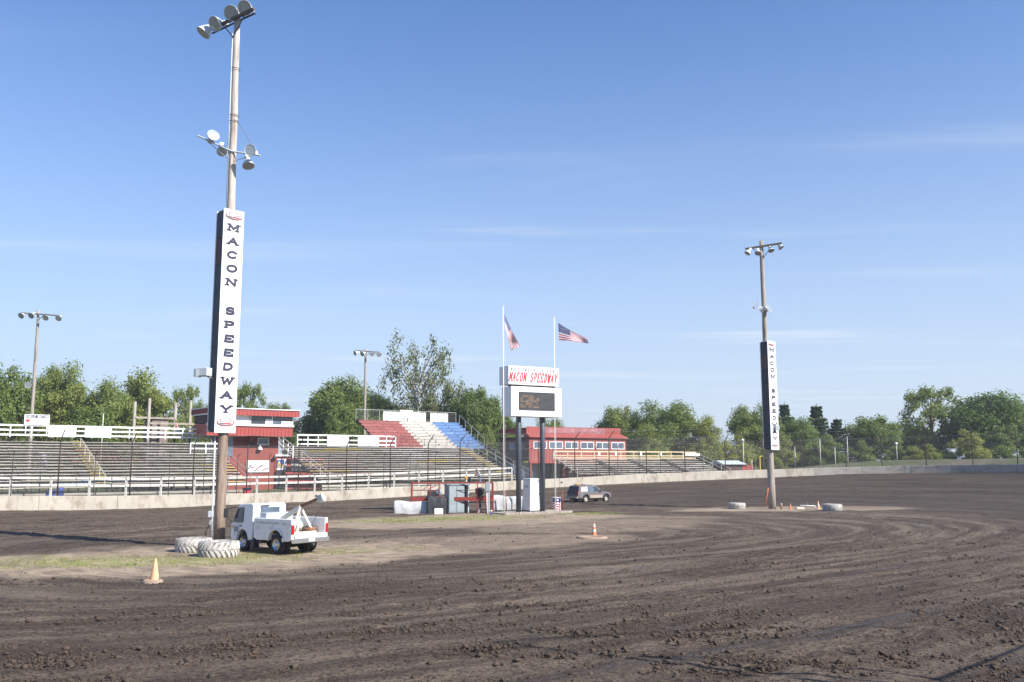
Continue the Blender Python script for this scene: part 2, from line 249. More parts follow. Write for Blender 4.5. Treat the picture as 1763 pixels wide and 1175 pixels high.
# ------------------------------------------------------------------ mesh helpers
def link(name, me, parent=None, mats=()):
    o = bpy.data.objects.new(name, me); C.objects.link(o)
    if parent is not None: o.parent = parent
    return o
def tag(o, label=None, cat=None, group=None, kind=None):
    if label: o['label'] = label
    if cat: o['category'] = cat
    if group: o['group'] = group
    if kind: o['kind'] = kind
    return o
def empty(name, loc, rz, label, cat, group=None):
    o = bpy.data.objects.new(name, None); C.objects.link(o); o.location = loc; o.rotation_euler = (0, 0, rz); o.empty_display_size = 0.2
    return tag(o, label, cat, group)
class MB:
    def __init__(s): s.v = []; s.f = []; s.m = []; s.sm = []
    def add(s, vs, fs, mi=0, smooth=False):
        k = len(s.v); s.v += [tuple(v) for v in vs]; s.f += [tuple(i + k for i in f) for f in fs]; s.m += [mi] * len(fs); s.sm += [smooth] * len(fs); return s
    def box(s, c, d, rz=0, mi=0, M=None):
        x, y, z = d[0] / 2, d[1] / 2, d[2] / 2
        vs = [Vector((a * x, b * y, e * z)) for e in (-1, 1) for a, b in ((-1, -1), (1, -1), (1, 1), (-1, 1))]
        rot = M if M is not None else Matrix.Rotation(rz, 3, 'Z')
        vs = [rot @ v + Vector(c) for v in vs]
        return s.add(vs, [(3, 2, 1, 0), (4, 5, 6, 7), (0, 1, 5, 4), (1, 2, 6, 5), (2, 3, 7, 6), (3, 0, 4, 7)], mi)
    def bb(s, x0, x1, y0, y1, z0, z1, mi=0): return s.box(((x0 + x1) / 2, (y0 + y1) / 2, (z0 + z1) / 2), (abs(x1 - x0), abs(y1 - y0), abs(z1 - z0)), 0, mi)
    def bar(s, p, q, w, h, mi=0, up=(0, 0, 1)):
        p, q = Vector(p), Vector(q); d = q - p
        M = axis_frame(d, up); return s.box((p + q) / 2, (d.length, w, h), 0, mi, M)
    def tube(s, pts, r, n=8, mi=0, cap=True):
        pts = [Vector(p) for p in pts]; rs = r if isinstance(r, (list, tuple)) else [r] * len(pts)
        vs = []; fs = []
        for i, p in enumerate(pts):
            d = (pts[min(i + 1, len(pts) - 1)] - pts[max(i - 1, 0)]).normalized()
            a = d.cross(Vector((0, 0, 1)) if abs(d.z) < 0.95 else Vector((1, 0, 0))).normalized(); b = d.cross(a)
            for k in range(n): t = 2 * math.pi * k / n; vs.append(p + a * (math.cos(t) * rs[i]) + b * (math.sin(t) * rs[i]))
        for i in range(len(pts) - 1):
            for k in range(n): fs.append((i * n + k, i * n + (k + 1) % n, (i + 1) * n + (k + 1) % n, (i + 1) * n + k))
        s.add(vs, fs, mi, True)
        if cap:
            k = len(s.v) - len(vs); s.f += [tuple(k + i for i in range(n)), tuple(k + len(vs) - 1 - i for i in range(n))]; s.m += [mi] * 2; s.sm += [False] * 2
        return s
    def lathe(s, prof, n=20, o=(0, 0, 0), M=None, mi=0, smooth=True):
        o = Vector(o); vs = []; fs = []
        for r, z in prof:
            for k in range(n):
                t = 2 * math.pi * k / n; v = Vector((r * math.cos(t), r * math.sin(t), z)); vs.append((M @ v if M is not None else v) + o)
        for i in range(len(prof) - 1):
            for k in range(n): fs.append((i * n + k, i * n + (k + 1) % n, (i + 1) * n + (k + 1) % n, (i + 1) * n + k))
        return s.add(vs, fs, mi, smooth)
    def prism(s, prof, y0, y1, mi=0, f=None):
        # prof: list of (x,z); extruded along y; f(x,y,z) -> modified point
        n = len(prof); vs = [Vector((x, y0, z)) for x, z in prof] + [Vector((x, y1, z)) for x, z in prof]
        if f: vs = [Vector(f(*v)) for v in vs]
        fs = [tuple(range(n)), tuple(range(2 * n - 1, n - 1, -1))] + [(i, i + n, (i + 1) % n + n, (i + 1) % n) for i in range(n)]
        return s.add(vs, fs, mi)
    def mesh(s, name, mats):
        me = bpy.data.meshes.new(name); me.from_pydata(s.v, [], s.f)
        for m in (mats if isinstance(mats, (list, tuple)) else [mats]): me.materials.append(m)
        me.polygons.foreach_set('material_index', s.m); me.polygons.foreach_set('use_smooth', s.sm); me.update(); return me
    def build(s, name, mats, parent=None, bevel=0, seg=2, fix=True):
        me = s.mesh(name, mats)
        if fix:
            b = bmesh.new(); b.from_mesh(me); bmesh.ops.recalc_face_normals(b, faces=b.faces)
            if bevel: bmesh.ops.bevel(b, geom=[e for e in b.edges if len(e.link_faces) == 2 and e.calc_face_angle(0) > 0.5], offset=bevel, segments=seg, affect='EDGES', profile=0.5, clamp_overlap=True)
            b.to_mesh(me); b.free()
        return link(name, me, parent)
def axis_frame(d, up=(0, 0, 1)):
    x = Vector(d).normalized(); u = Vector(up)
    if abs(x.dot(u)) > 0.98: u = Vector((0, 1, 0))
    y = u.cross(x).normalized(); z = x.cross(y); return Matrix((x, y, z)).transposed()
def z_to(d): return Vector(d).to_track_quat('Z', 'Y').to_matrix()
_unit = {}
def plank(name, parent, p, q, w, h, mat, up=(0, 0, 1)):
    """a board between two points; alike boards share one unit mesh"""
    if mat.name not in _unit: _unit[mat.name] = MB().box((0, 0, 0), (1, 1, 1)).mesh('plank_' + mat.name, mat)
    p, q = Vector(p), Vector(q); d = q - p
    o = bpy.data.objects.new(name, _unit[mat.name]); C.objects.link(o); o.parent = parent
    o.matrix_local = Matrix.Translation((p + q) / 2) @ axis_frame(d, up).to_4x4() @ Matrix.Diagonal((d.length, w, h, 1)); return o
_ucyl = {}
def rod(name, parent, p, q, r, mat, n=8):
    k = (mat.name, n)
    if k not in _ucyl: _ucyl[k] = MB().tube([(-.5, 0, 0), (.5, 0, 0)], 1.0, n).mesh('rod_' + mat.name, mat)
    p, q = Vector(p), Vector(q); d = q - p
    o = bpy.data.objects.new(name, _ucyl[k]); C.objects.link(o); o.parent = parent
    o.matrix_local = Matrix.Translation((p + q) / 2) @ axis_frame(d).to_4x4() @ Matrix.Diagonal((d.length, r, r, 1)); return o
def copy_tree(o, parent=None):
    c = o.copy(); C.objects.link(c)
    if parent is not None: c.parent = parent
    for ch in list(o.children): copy_tree(ch, c)
    return c
# local frames along the far wall: x along the wall to the right, y away from the track, z up
class Frame:
    def __init__(s, pxa, pxb, o=0.0, z=0.0):
        a, b = Vector(wall_pt(pxa)), Vector(wall_pt(pxb)); s.u = (b - a).normalized(); s.n = Vector((-s.u.y, s.u.x))
        s.o = a + s.n * o; s.z = z; s.rz = math.atan2(s.u.y, s.u.x)
    def hit(s, px, py, o=0.0):
        x, y, z = ray(px, py); c = s.o + s.n * o      # c + a u = t (x,y)
        det = x * (-s.u.y) - y * (-s.u.x); t = (c.x * (-s.u.y) - c.y * (-s.u.x)) / det
        q = Vector((t * x, t * y)) - c
        return q.dot(s.u), CAMH + t * z - s.z
    def w(s, a, o, z=0): p = s.o + s.u * a + s.n * o; return Vector((p.x, p.y, s.z + z))
    def root(s, name, label, cat, group=None): return empty(name, (s.o.x, s.o.y, s.z), s.rz, label, cat, group)

# stroke lettering: slab-serif capitals made of thick strokes in a unit box
def _arc(cx, cy, rx, ry, a0, a1, n=10): return [(cx + rx * math.cos(R(a0 + (a1 - a0) * i / n)), cy + ry * math.sin(R(a0 + (a1 - a0) * i / n))) for i in range(n + 1)]
GL = {
 'M': ([[(.12, 0), (.12, 1), (.5, .3), (.88, 1), (.88, 0)]], [(.12, 0), (.88, 0), (.06, 1), (.94, 1)]),
 'A': ([[(.1, 0), (.5, 1), (.9, 0)], [(.25, .35), (.75, .35)]], [(.1, 0), (.9, 0)]),
 'C': ([_arc(.5, .5, .4, .5, 40, 320)], []), 'O': ([_arc(.5, .5, .4, .5, 0, 360, 16)], []),
 'N': ([[(.15, 0), (.15, 1), (.85, 0), (.85, 1)]], [(.15, 0), (.1, 1), (.85, 1)]),
 'S': ([_arc(.5, .74, .32, .26, 30, 270, 8) + _arc(.5, .24, .34, .26, 90, -150, 8)], []),
 'P': ([[(.2, 0), (.2, 1)], [(.2, 1), (.5, 1)] + _arc(.5, .73, .33, .27, 90, -90, 8) + [(.2, .46)]], [(.2, 0), (.14, 1)]),
 'E': ([[(.85, .78), (.85, 1), (.2, 1), (.2, 0), (.88, 0), (.88, .22)], [(.2, .5), (.65, .5)]], []),
 'D': ([[(.2, 0), (.2, 1), (.45, 1)] + _arc(.45, .5, .4, .5, 90, -90, 10) + [(.2, 0)]], []),
 'W': ([[(.02, 1), (.27, 0), (.5, .8), (.73, 0), (.98, 1)]], [(.04, 1), (.96, 1)]),
 'Y': ([[(.1, 1), (.5, .45), (.9, 1)], [(.5, .45), (.5, 0)]], [(.1, 1), (.9, 1), (.5, 0)]),
 'L': ([[(.2, 1), (.2, 0), (.85, 0)]], []), 'R': ([[(.2, 0), (.2, 1)], [(.2, 1), (.5, 1)] + _arc(.5, .73, .33, .27, 90, -90, 8) + [(.2, .46)], [(.5, .46), (.9, 0)]], []),
 'F': ([[(.85, 1), (.2, 1), (.2, 0)], [(.2, .52), (.7, .52)]], []), 'I': ([[(.5, 0), (.5, 1)]], []), 'T': ([[(.1, 1), (.9, 1)], [(.5, 1), (.5, 0)]], []),
}
def glyph(mb, ch, org, ux, uz, nrm, w, h, th, slant=0.0, serif=True, mi=0):
    """strokes laid as thin raised bars on a plane: ux = reading direction, uz = up, nrm = out"""
    ux, uz, nrm, org = Vector(ux), Vector(uz), Vector(nrm), Vector(org)
    S, F = GL[ch]
    def q(p): return org + ux * ((p[0] - .5) * w + slant * (p[1] - .5) * h) + uz * ((p[1] - .5) * (h - th))
    k = 0
    for st in S:
        pts = [q(p) for p in st]
        for a, b in zip(pts, pts[1:]):
            d = (b - a)
            if d.length < 1e-6: continue
            e = d.normalized() * (th * .42); k += 1
            mb.bar(a - e + nrm * (0.0006 * (k % 7)), b + e + nrm * (0.0006 * (k % 7)), th, 0.012, mi, up=nrm)
    if serif:
        for p in F:
            c = q(p); k += 1; mb.bar(c - ux * (w * .2) + nrm * (0.0006 * (k % 7)), c + ux * (w * .2) + nrm * (0.0006 * (k % 7)), th * .7, 0.012, mi, up=nrm)
def word(mb, txt, org, ux, uz, nrm, w, h, th, step, slant=0.0, serif=False, mi=0):
    for i, c in enumerate(txt):
        if c != ' ': glyph(mb, c, Vector(org) + Vector(ux) * ((i - (len(txt) - 1) / 2) * step), ux, uz, nrm, w, h, th, slant, serif, mi)

# ================================================================== GROUND
_tab = RNG.random((256, 256))
def vnoise(x, y):
    xi = np.floor(x).astype(int); yi = np.floor(y).astype(int); fx = x - xi; fy = y - yi
    fx = fx * fx * (3 - 2 * fx); fy = fy * fy * (3 - 2 * fy)
    t = lambda a, b: _tab[a & 255, b & 255]
    return (t(xi, yi) * (1 - fx) + t(xi + 1, yi) * fx) * (1 - fy) + (t(xi, yi + 1) * (1 - fx) + t(xi + 1, yi + 1) * fx) * fy - 0.5
def fbm(x, y, o=4):
    r = 0; a = 1.0
    for i in range(o): r = r + a * vnoise(x * 2 ** i + 17 * i, y * 2 ** i + 31 * i); a *= 0.5
    return r
def npgrid(name, X, Y, Z, mat, closed=True):
    nr, nc = X.shape; v = np.stack([X, Y, Z], 2).reshape(-1, 3)
    cols = nc if closed else nc - 1
    i, j = np.meshgrid(np.arange(nr - 1), np.arange(cols), indexing='ij'); j2 = (j + 1) % nc
    q = np.stack([i * nc + j, (i + 1) * nc + j, (i + 1) * nc + j2, i * nc + j2], 2).reshape(-1, 4)
    me = bpy.data.meshes.new(name); me.vertices.add(len(v)); me.vertices.foreach_set('co', v.ravel())
    me.loops.add(q.size); me.loops.foreach_set('vertex_index', q.ravel()); me.polygons.add(len(q)); me.polygons.foreach_set('loop_start', np.arange(0, q.size, 4))
    me.polygons.foreach_set('use_smooth', np.ones(len(q), bool)); me.materials.append(mat); me.update(); me.validate()
    return me, q
def col_samples(dmin, k):
    a = np.linspace(-math.pi, math.pi, 40001); x, y = oval(a); ds = np.hypot(np.diff(x), np.diff(y)); d = np.hypot(x[1:], y[1:])
    front = np.clip((y[1:] + 6) / 10, 0, 1)
    w = ds / np.clip(d * k * (1 + 4 * (1 - front)), dmin, 1.6); c = np.concatenate([[0], np.cumsum(w)]); n = int(c[-1])
    return np.interp(np.arange(n) * c[-1] / n, c, a)
def blob(x, y, cx, cy, rx, ry, rz):
    dx, dy = x - cx, y - cy; c, s = math.cos(rz), math.sin(rz)
    return np.sqrt(((dx * c + dy * s) / rx) ** 2 + ((-dx * s + dy * c) / ry) ** 2)
# dry tan patches and grass of the infield, in world metres (from the photo's ground positions)
g = lambda px, py: G(px, py)
def spot(px, py): q = G(px, py); return q.x, q.y
_lp, _sb, _rp = spot(330, 962), spot(830, 895), spot(1370, 876)
TAN = [(*_lp, 11.0, 5.4, 0.35, 1.0), (*spot(165, 968), 6.2, 4.4, 0.25, 0.95), (*spot(500, 950), 7, 4.2, 0.4, 0.95), (*spot(760, 935), 10, 4.0, 0.4, 0.62), (*_sb, 12.5, 6.0, 0.55, 1.0), (*spot(1010, 905), 7, 5, 0.7, 0.6), (*_rp, 12.0, 3.6, 0.25, 1.0), (*spot(1060, 900), 9, 5, 0.9, 0.45)]
GRS = [(*spot(235, 968), 6.5, 2.1, 0.2, 1.0), (*spot(90, 962), 5, 1.8, 0.2, .4), (*spot(790, 893), 6.5, 3.0, 0.35, 1.0), (*spot(690, 896), 4, 2.6, 0.35, .7), (*spot(1015, 885), 2.6, 1.6, 0.5, .8), (*spot(590, 948), 4, 1.6, 0.35, .5), (*spot(480, 952), 3.0, 1.2, 0.35, .45)]
def masks(x, y):
    wob = fbm(x * 0.35, y * 0.35, 5) * 0.40
    t = np.zeros_like(x)
    for cx, cy, rx, ry, rz, a in TAN: t = np.maximum(t, a * sstep((1.28 - blob(x, y, cx, cy, rx, ry, rz) + wob) / 0.38))
    gr = np.zeros_like(x)
    for cx, cy, rx, ry, rz, a in GRS: gr = np.maximum(gr, a * sstep((1.1 - blob(x, y, cx, cy, rx, ry, rz) + wob) / 0.7))
    return t, gr
acol = col_samples(0.22, 0.0085)
rr = np.concatenate([np.linspace(0.0005, 0.22, 30)[:-1], np.linspace(0.22, 1.0, 300)])
AA, RR = np.meshgrid(acol, rr); GX, GY = oval(AA, RR)
# arc length along the track for furrow coordinates
wx, wy = oval(acol, 0.8); sarc = np.concatenate([[0], np.cumsum(np.hypot(np.diff(wx), np.diff(wy)))])
SS = np.repeat(sarc[None, :], len(rr), 0); RM = RR * 46.0
tanm, grsm = masks(GX, GY)
rough_m = (0.25 + 0.75 * sstep((RR - 0.18) / 0.2)) * (1 - 0.75 * tanm)
dispz = rough_m * (0.055 * fbm(SS / 9.0, RM / 0.8, 4) + 0.115 * fbm(GX / 0.75 + 3, GY / 0.75, 4) * (0.4 + 1.2 * np.clip(fbm(SS / 14 + 9, RM / 2.2, 3) + 0.4, 0, 1)) + 0.05 * fbm(SS / 30, RM / 2.5 + 5, 3))
dispz *= np.clip((1.0 - RR) / 0.01, 0, 1)
GZ = gz(GX, GY) + dispz

def trackmat():
    m = bpy.data.materials.new('track_dirt'); m.use_nodes = True; t = m.node_tree; n = t.nodes; l = t.links; b = n['Principled BSDF']
    def tex(src, sc, det=5, rg=0.6, dist=0):
        z = n.new('ShaderNodeTexNoise'); z.inputs['Scale'].default_value = sc; z.inputs['Detail'].default_value = det; z.inputs['Roughness'].default_value = rg; z.inputs['Distortion'].default_value = dist; l.new(src, z.inputs[0]); return z.outputs[0]
    def rng(s, a, b_, c, d, sm=False):
        r = n.new('ShaderNodeMapRange'); l.new(s, r.inputs[0]); [setattr(r.inputs[i + 1], 'default_value', v) for i, v in enumerate((a, b_, c, d))]; r.interpolation_type = 'SMOOTHSTEP' if sm else 'LINEAR'; return r.outputs[0]
    def mix(f, a, c2):
        q = n.new('ShaderNodeMix'); q.data_type = 'RGBA'
        if hasattr(f, 'is_output'): l.new(f, q.inputs[0])
        else: q.inputs[0].default_value = f
        for i, v in ((6, a), (7, c2)):
            if hasattr(v, 'is_output'): l.new(v, q.inputs[i])
            else: q.inputs[i].default_value = (*v, 1)
        return q.outputs[2]
    def mth(op, a, c2):
        q = n.new('ShaderNodeMath'); q.operation = op
        for i, v in ((0, a), (1, c2)):
            if hasattr(v, 'is_output'): l.new(v, q.inputs[i])
            else: q.inputs[i].default_value = v
        return q.outputs[0]
    geo = n.new('ShaderNodeNewGeometry'); pos = geo.outputs['Position']
    uv = n.new('ShaderNodeUVMap'); uv.uv_map = 'lap'
    mp = n.new('ShaderNodeMapping'); l.new(uv.outputs[0], mp.inputs[0]); mp.inputs['Scale'].default_value = (0.035, 1.0, 1)
    mp2 = n.new('ShaderNodeMapping'); l.new(uv.outputs[0], mp2.inputs[0]); mp2.inputs['Scale'].default_value = (0.16, 2.6, 1)
    st1 = tex(mp.outputs[0], 0.95, 8, 0.68); st2 = tex(mp2.outputs[0], 1.0, 6, 0.7)
    iso = tex(pos, 1.3, 8, 0.7); fine = tex(pos, 9.0, 6, 0.75); patch = tex(pos, 0.12, 4, 0.55)
    c = mix(rng(st1, 0.38, 0.60, 0, 1, True), (0.092, 0.063, 0.044), (0.188, 0.140, 0.099))
    c = mix(rng(st2, 0.42, 0.70, 0, 0.75, True), c, (0.225, 0.170, 0.122))
    c = mix(rng(patch, 0.45, 0.7, 0, 0.5, True), c, (0.118, 0.083, 0.059))
    c = mix(rng(iso, 0.52, 0.66, 0, 0.55, True), c, (0.058, 0.038, 0.027))
    c = mix(rng(fine, 0.49, 0.58, 0, 0.8, True), c, (0.032, 0.021, 0.015))
    c = mix(rng(tex(pos, 14.0, 5, 0.7), 0.58, 0.68, 0, 0.6, True), c, (0.26, 0.20, 0.15))
    at = n.new('ShaderNodeAttribute'); at.attribute_name = 'tan'; ag = n.new('ShaderNodeAttribute'); ag.attribute_name = 'grass'
    tanc = mix(rng(iso, 0.35, 0.7, 0, 1), (0.42, 0.325, 0.225), (0.29, 0.222, 0.155))
    tanc = mix(rng(st2, 0.5, 0.68, 0, 0.55, True), tanc, (0.150, 0.119, 0.092))
    tf = mth('MULTIPLY', at.outputs['Fac'], rng(st2, 0.32, 0.60, 1.2, 0.30)); tf = mth('MINIMUM', tf, 1.0)
    c = mix(tf, c, tanc)
    # thin tan streaks dragged out along the inner groove
    gz_ = n.new('ShaderNodeAttribute'); gz_.attribute_name = 'groove'
    c = mix(mth('MULTIPLY', gz_.outputs['Fac'], rng(st1, 0.50, 0.64, 0, 0.3, True)), c, (0.30, 0.24, 0.175))
    grc = mix(rng(fine, 0.35, 0.65, 0, 1), (0.165, 0.200, 0.035), (0.290, 0.290, 0.080))
    gf = mth('MULTIPLY', ag.outputs['Fac'], rng(iso, 0.38, 0.60, 0.08, 0.85, True))
    c = mix(gf, c, grc)
    am = n.new('ShaderNodeAttribute'); am.attribute_name = 'far_turn_dark'
    c = mix(mth('MULTIPLY', am.outputs['Fac'], rng(st2, 0.3, 0.7, 1.0, 0.55)), c, (0.046, 0.035, 0.029))
    l.new(c, b.inputs['Base Color'])
    wet = tex(mp.outputs[0], 0.9, 4, 0.6, 0.3)
    l.new(rng(wet, 0.58, 0.70, 0.95, 0.42, True), b.inputs['Roughness']); b.inputs['Specular IOR Level'].default_value = 0.3
    h = mth('ADD', mth('MULTIPLY', tex(pos, 5.0, 9, 0.72), 1.0), mth('MULTIPLY', fine, 0.5))
    bp = n.new('ShaderNodeBump'); bp.inputs['Strength'].default_value = 1.0; bp.inputs['Distance'].default_value = 0.34; l.new(h, bp.inputs['Height'])
    bs = mth('MULTIPLY', mth('SUBTRACT', 1.0, mth('MULTIPLY', at.outputs['Fac'], 0.62)), rng(st1, 0.40, 0.60, 1.10, 0.78)); l.new(bs, bp.inputs['Strength']); l.new(bp.outputs[0], b.inputs['Normal'])
    return m
M_TRACK = trackmat()
me, q = npgrid('dirt_track', GX, GY, GZ, M_TRACK)
nc = GX.shape[1]
_al = alpha_of(GX, GY); far_turn_dark = 0.8 * sstep((RR - 0.42) / 0.25) * sstep((_A1 + 0.45 - _al) / 0.5) * sstep((_al - (AMIN - 0.75)) / 0.5)  # mask that darkens the dirt round the far right turn
for nm, arr in (('far_turn_dark', far_turn_dark), ('tan', tanm), ('grass', grsm), ('groove', sstep((RR - 0.08) / 0.1) * sstep((0.60 - RR) / 0.25) * np.ones_like(GX))):
    at = me.attributes.new(nm, 'FLOAT', 'POINT'); at.data.foreach_set('value', arr.ravel().astype(np.float32))
uvl = me.uv_layers.new(name='lap'); Ssh = np.concatenate([SS, np.full((len(rr), 1), sarc[-1] + 1)], 1)
qi = q // nc; qj = q % nc; last = (qj == 0) & (np.roll(qj, 1, axis=1).max(axis=1, keepdims=True) == nc - 1)
uu = SS[0][qj]; uu = np.where(last, sarc[-1] + 0.5, uu); vv = RM[:, 0][qi]
uvl.data.foreach_set('uv', np.stack([uu, vv], 2).ravel().astype(np.float32))
track = tag(link('dirt_track', me), kind='structure')
# ground outside the wall, out to the horizon
def outmat():
    m = pm('outer_ground', (0.115, 0.096, 0.066), 0.25, 0.6, 0.95, bump=0.6, bscale=4, col2=(0.065, 0.085, 0.024), c2lo=0.40, c2hi=0.58, c2scale=0.25); return m
oa = col_samples(1.0, 0.012); off = np.array([0.14, 0.6, 1.2, 2, 3, 4, 5, 6, 7, 8.5, 10, 13, 17, 22, 30, 42, 60, 90, 150, 300, 700, 1600.])
ox, oy = oval(oa); e = 1e-3
gx = (rho(ox + e, oy) - rho(ox - e, oy)); gy = (rho(ox, oy + e) - rho(ox, oy - e)); gn = np.hypot(gx, gy); gx /= gn; gy /= gn
rx_, ry_ = ox - OC[0], oy - OC[1]; rl = np.hypot(rx_, ry_)
fr_ = np.clip(off / 60, 0, 1)[:, None]
OX = ox[None] + off[:, None] * (gx[None] * (1 - fr_) + rx_[None] / rl[None] * fr_); OY = oy[None] + off[:, None] * (gy[None] * (1 - fr_) + ry_[None] / rl[None] * fr_)
OZ = gz(OX, OY) + fbm(OX / 1.7, OY / 1.7, 4) * np.clip((off[:, None] - 0.3) / 3, 0, 1) * 0.16 * (off[:, None] < 200)
mo, _ = npgrid('ground', OX, OY, OZ, outmat()); tag(link('ground', mo), kind='structure')

# loose clods scattered over the nearer track
def clods(n):
    ico = bmesh.new(); bmesh.ops.create_icosphere(ico, subdivisions=1, radius=1.0); bv = np.array([v.co[:] for v in ico.verts]); bf = np.array([[v.index for v in f.verts] for f in ico.faces]); ico.free()
    P_ = np.zeros((0, 2))
    while len(P_) < n:
        px = RNG.uniform(-40, 1800, 20000); py = 850 + 360 * RNG.random(20000) ** 0.75
        y = CAMH * FPX / (py - 795); x = (px - 881.5) / FPX * y
        w = fbm(x / 5.0 + y * 0.05, y / 1.3, 3); cl = fbm(x / 1.1, y / 1.1, 2); tm, gm = masks(x, y)
        ok = (y < 75) & (RNG.random(20000) < np.clip(0.18 + 0.85 * w + 0.5 * cl, 0.03, 1) * (1 - 0.93 * tm))
        P_ = np.concatenate([P_, np.stack([x, y], 1)[ok]])
    P_ = P_[:n]
    sz = 0.0095 * (1 - RNG.random(n)) ** -0.42; sz = np.clip(sz, 0.0095, 0.066)
    V = bv[None] * (1 + RNG.normal(0, .34, (n, len(bv), 3))) * sz[:, None, None] * np.stack([RNG.uniform(.7, 1.5, n), RNG.uniform(.7, 1.5, n), RNG.uniform(.45, .95, n)], 1)[:, None, :]
    z = gz(P_[:, 0], P_[:, 1]) + sz * 0.35
    V = V + np.stack([P_[:, 0], P_[:, 1], z], 1)[:, None, :]
    Fc = (bf[None] + (np.arange(n) * len(bv))[:, None, None]).reshape(-1, 3)
    me = bpy.data.meshes.new('dirt_clods'); v = V.reshape(-1, 3); me.vertices.add(len(v)); me.vertices.foreach_set('co', v.ravel()); me.loops.add(Fc.size); me.loops.foreach_set('vertex_index', Fc.ravel()); me.polygons.add(len(Fc)); me.polygons.foreach_set('loop_start', np.arange(0, Fc.size, 3)); me.update()
    me.materials.append(pm('clod_earth', (0.072, 0.050, 0.036), 0.35, 3, 0.95)); return link('dirt_clods', me)
tag(clods(44000), 'loose dark clods of earth strewn over the track', 'clods', kind='stuff')
def grass(n):
    SP_ = np.array(GRS)[RNG.integers(0, len(GRS), n * 4)]; a = RNG.uniform(0, 6.283, n * 4); r = np.sqrt(RNG.random(n * 4)) * 1.15
    c, sn = np.cos(SP_[:, 4]), np.sin(SP_[:, 4]); u, v = r * SP_[:, 2] * np.cos(a), r * SP_[:, 3] * np.sin(a)
    x, y = SP_[:, 0] + u * c - v * sn, SP_[:, 1] + u * sn + v * c
    ok = fbm(x * 1.1, y * 1.1, 3) + 0.25 * SP_[:, 5] > 0.12; x, y, am = x[ok][:n], y[ok][:n], SP_[ok, 5][:n]; n = len(x)
    z = gz(x, y); h = RNG.uniform(.03, .10, n) * am; w = RNG.uniform(.012, .03, n); t = RNG.uniform(0, 6.283, n)
    V = np.stack([np.stack([x - w * np.cos(t), y - w * np.sin(t), z - .01], 1), np.stack([x + w * np.cos(t), y + w * np.sin(t), z - .01], 1), np.stack([x + RNG.normal(0, .04, n), y + RNG.normal(0, .04, n), z + h], 1)], 1).reshape(-1, 3)
    F = np.arange(3 * n).reshape(-1, 3).tolist(); V = V.tolist()
    me = bpy.data.meshes.new('grass'); me.from_pydata(V, [], F); me.materials.append(M_GRASS); return link('infield_grass', me)
tag(grass(8000), 'short thin green grass in patches on the infield', 'grass', kind='stuff')

# ================================================================== WALL AND CATCH FENCE
a_l, a_r = 2.35, float(alpha_of(*wall_pt(1763))) - 0.34
fa_ = np.linspace(a_l, a_r, 4000); fx_, fy_ = oval(fa_); farc = np.concatenate([[0], np.cumsum(np.hypot(np.diff(fx_), np.diff(fy_)))])
def wallp(s, o=0.0):
    al = np.interp(s, farc, fa_); x, y = oval(al); e = 1e-3
    gx, gy = rho(x + e, y) - rho(x - e, y), rho(x, y + e) - rho(x, y - e); k = math.hypot(gx, gy)
    return Vector((x + gx / k * o, y + gy / k * o)), Vector((gx / k, gy / k)), float(al)
M_CONC2 = pm('tyre_marked_shaded_concrete', (0.33, 0.30, 0.265), 0.12, 1.2, 0.9, bump=0.3, bscale=8, col2=(0.22, 0.20, 0.18), c2lo=0.45, c2hi=0.7, c2scale=0.9, stretch=(1, 1, 2.0))  # greyer copy for the shaded turn: tyre marks and shade both in the colour
def s_at(px): x, y = wall_pt(px); return float(np.interp(-alpha_of(x, y), -fa_, farc))
wroot = empty('concrete_wall', (*wallp(60)[0], float(wall_base(wallp(60)[2]))), 0, 'long low pale concrete wall curving round the far edge of the track', 'wall')
wo = Vector(wroot.location); s = 0.0; i = 0
while s < farc[-1] - 1:
    s1 = min(s + 6.1, farc[-1]); mb = MB(); vs = []; fs = []; K = 4
    for k in range(K + 1):
        p, nn, al = wallp(s + 0.012 + (s1 - s - 0.024) * k / K); jt = 0.015 * math.sin(i * 2.3)
        for o_, z_ in ((0.0 + jt, float(wall_base(al)) - 0.35), (0.04 + jt, float(wall_top(al)) - 0.03), (0.07 + jt, float(wall_top(al)) + 0.01 * math.sin(i * 3.7)), (0.30, float(wall_top(al)) + 0.01 * math.sin(i * 3.7)), (0.32, float(wall_base(al)) - 0.35)):
            vs.append(Vector((p.x + nn.x * (o_ - 0.16), p.y + nn.y * (o_ - 0.16), z_)) - wo)
    for k in range(K):
        for j in range(5): fs.append((k * 5 + j, k * 5 + (j + 1) % 5, k * 5 + 5 + (j + 1) % 5, k * 5 + 5 + j))
    fs += [tuple(range(5)), tuple(K * 5 + 4 - j for j in range(5))]
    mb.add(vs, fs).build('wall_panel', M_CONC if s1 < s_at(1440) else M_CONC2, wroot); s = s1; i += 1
for px, py in ((551, 854), (964, 831)):   # two dark drain holes
    x, y = wall_pt(px); z = zat(y, py); d = Vector((x, y)); al = float(alpha_of(x, y)); e = 1e-3
    nn = Vector((rho(x + e, y) - rho(x - e, y), rho(x, y + e) - rho(x, y - e))).normalized()
    MB().lathe([(0.0, 0.02), (0.11, 0.02), (0.13, 0)], 10, Vector((x - nn.x * 0.16, y - nn.y * 0.16, z)) - wo, z_to((-nn.x, -nn.y, 0))).build('drain_hole', M_BLACK, wroot)

froot = empty('catch_fence', (*wallp(60, .45)[0], gzf(*wallp(60, .45)[0])), 0, 'tall chain-link catch fence with dark bent posts above the far wall', 'fence')
fo = Vector(froot.location)
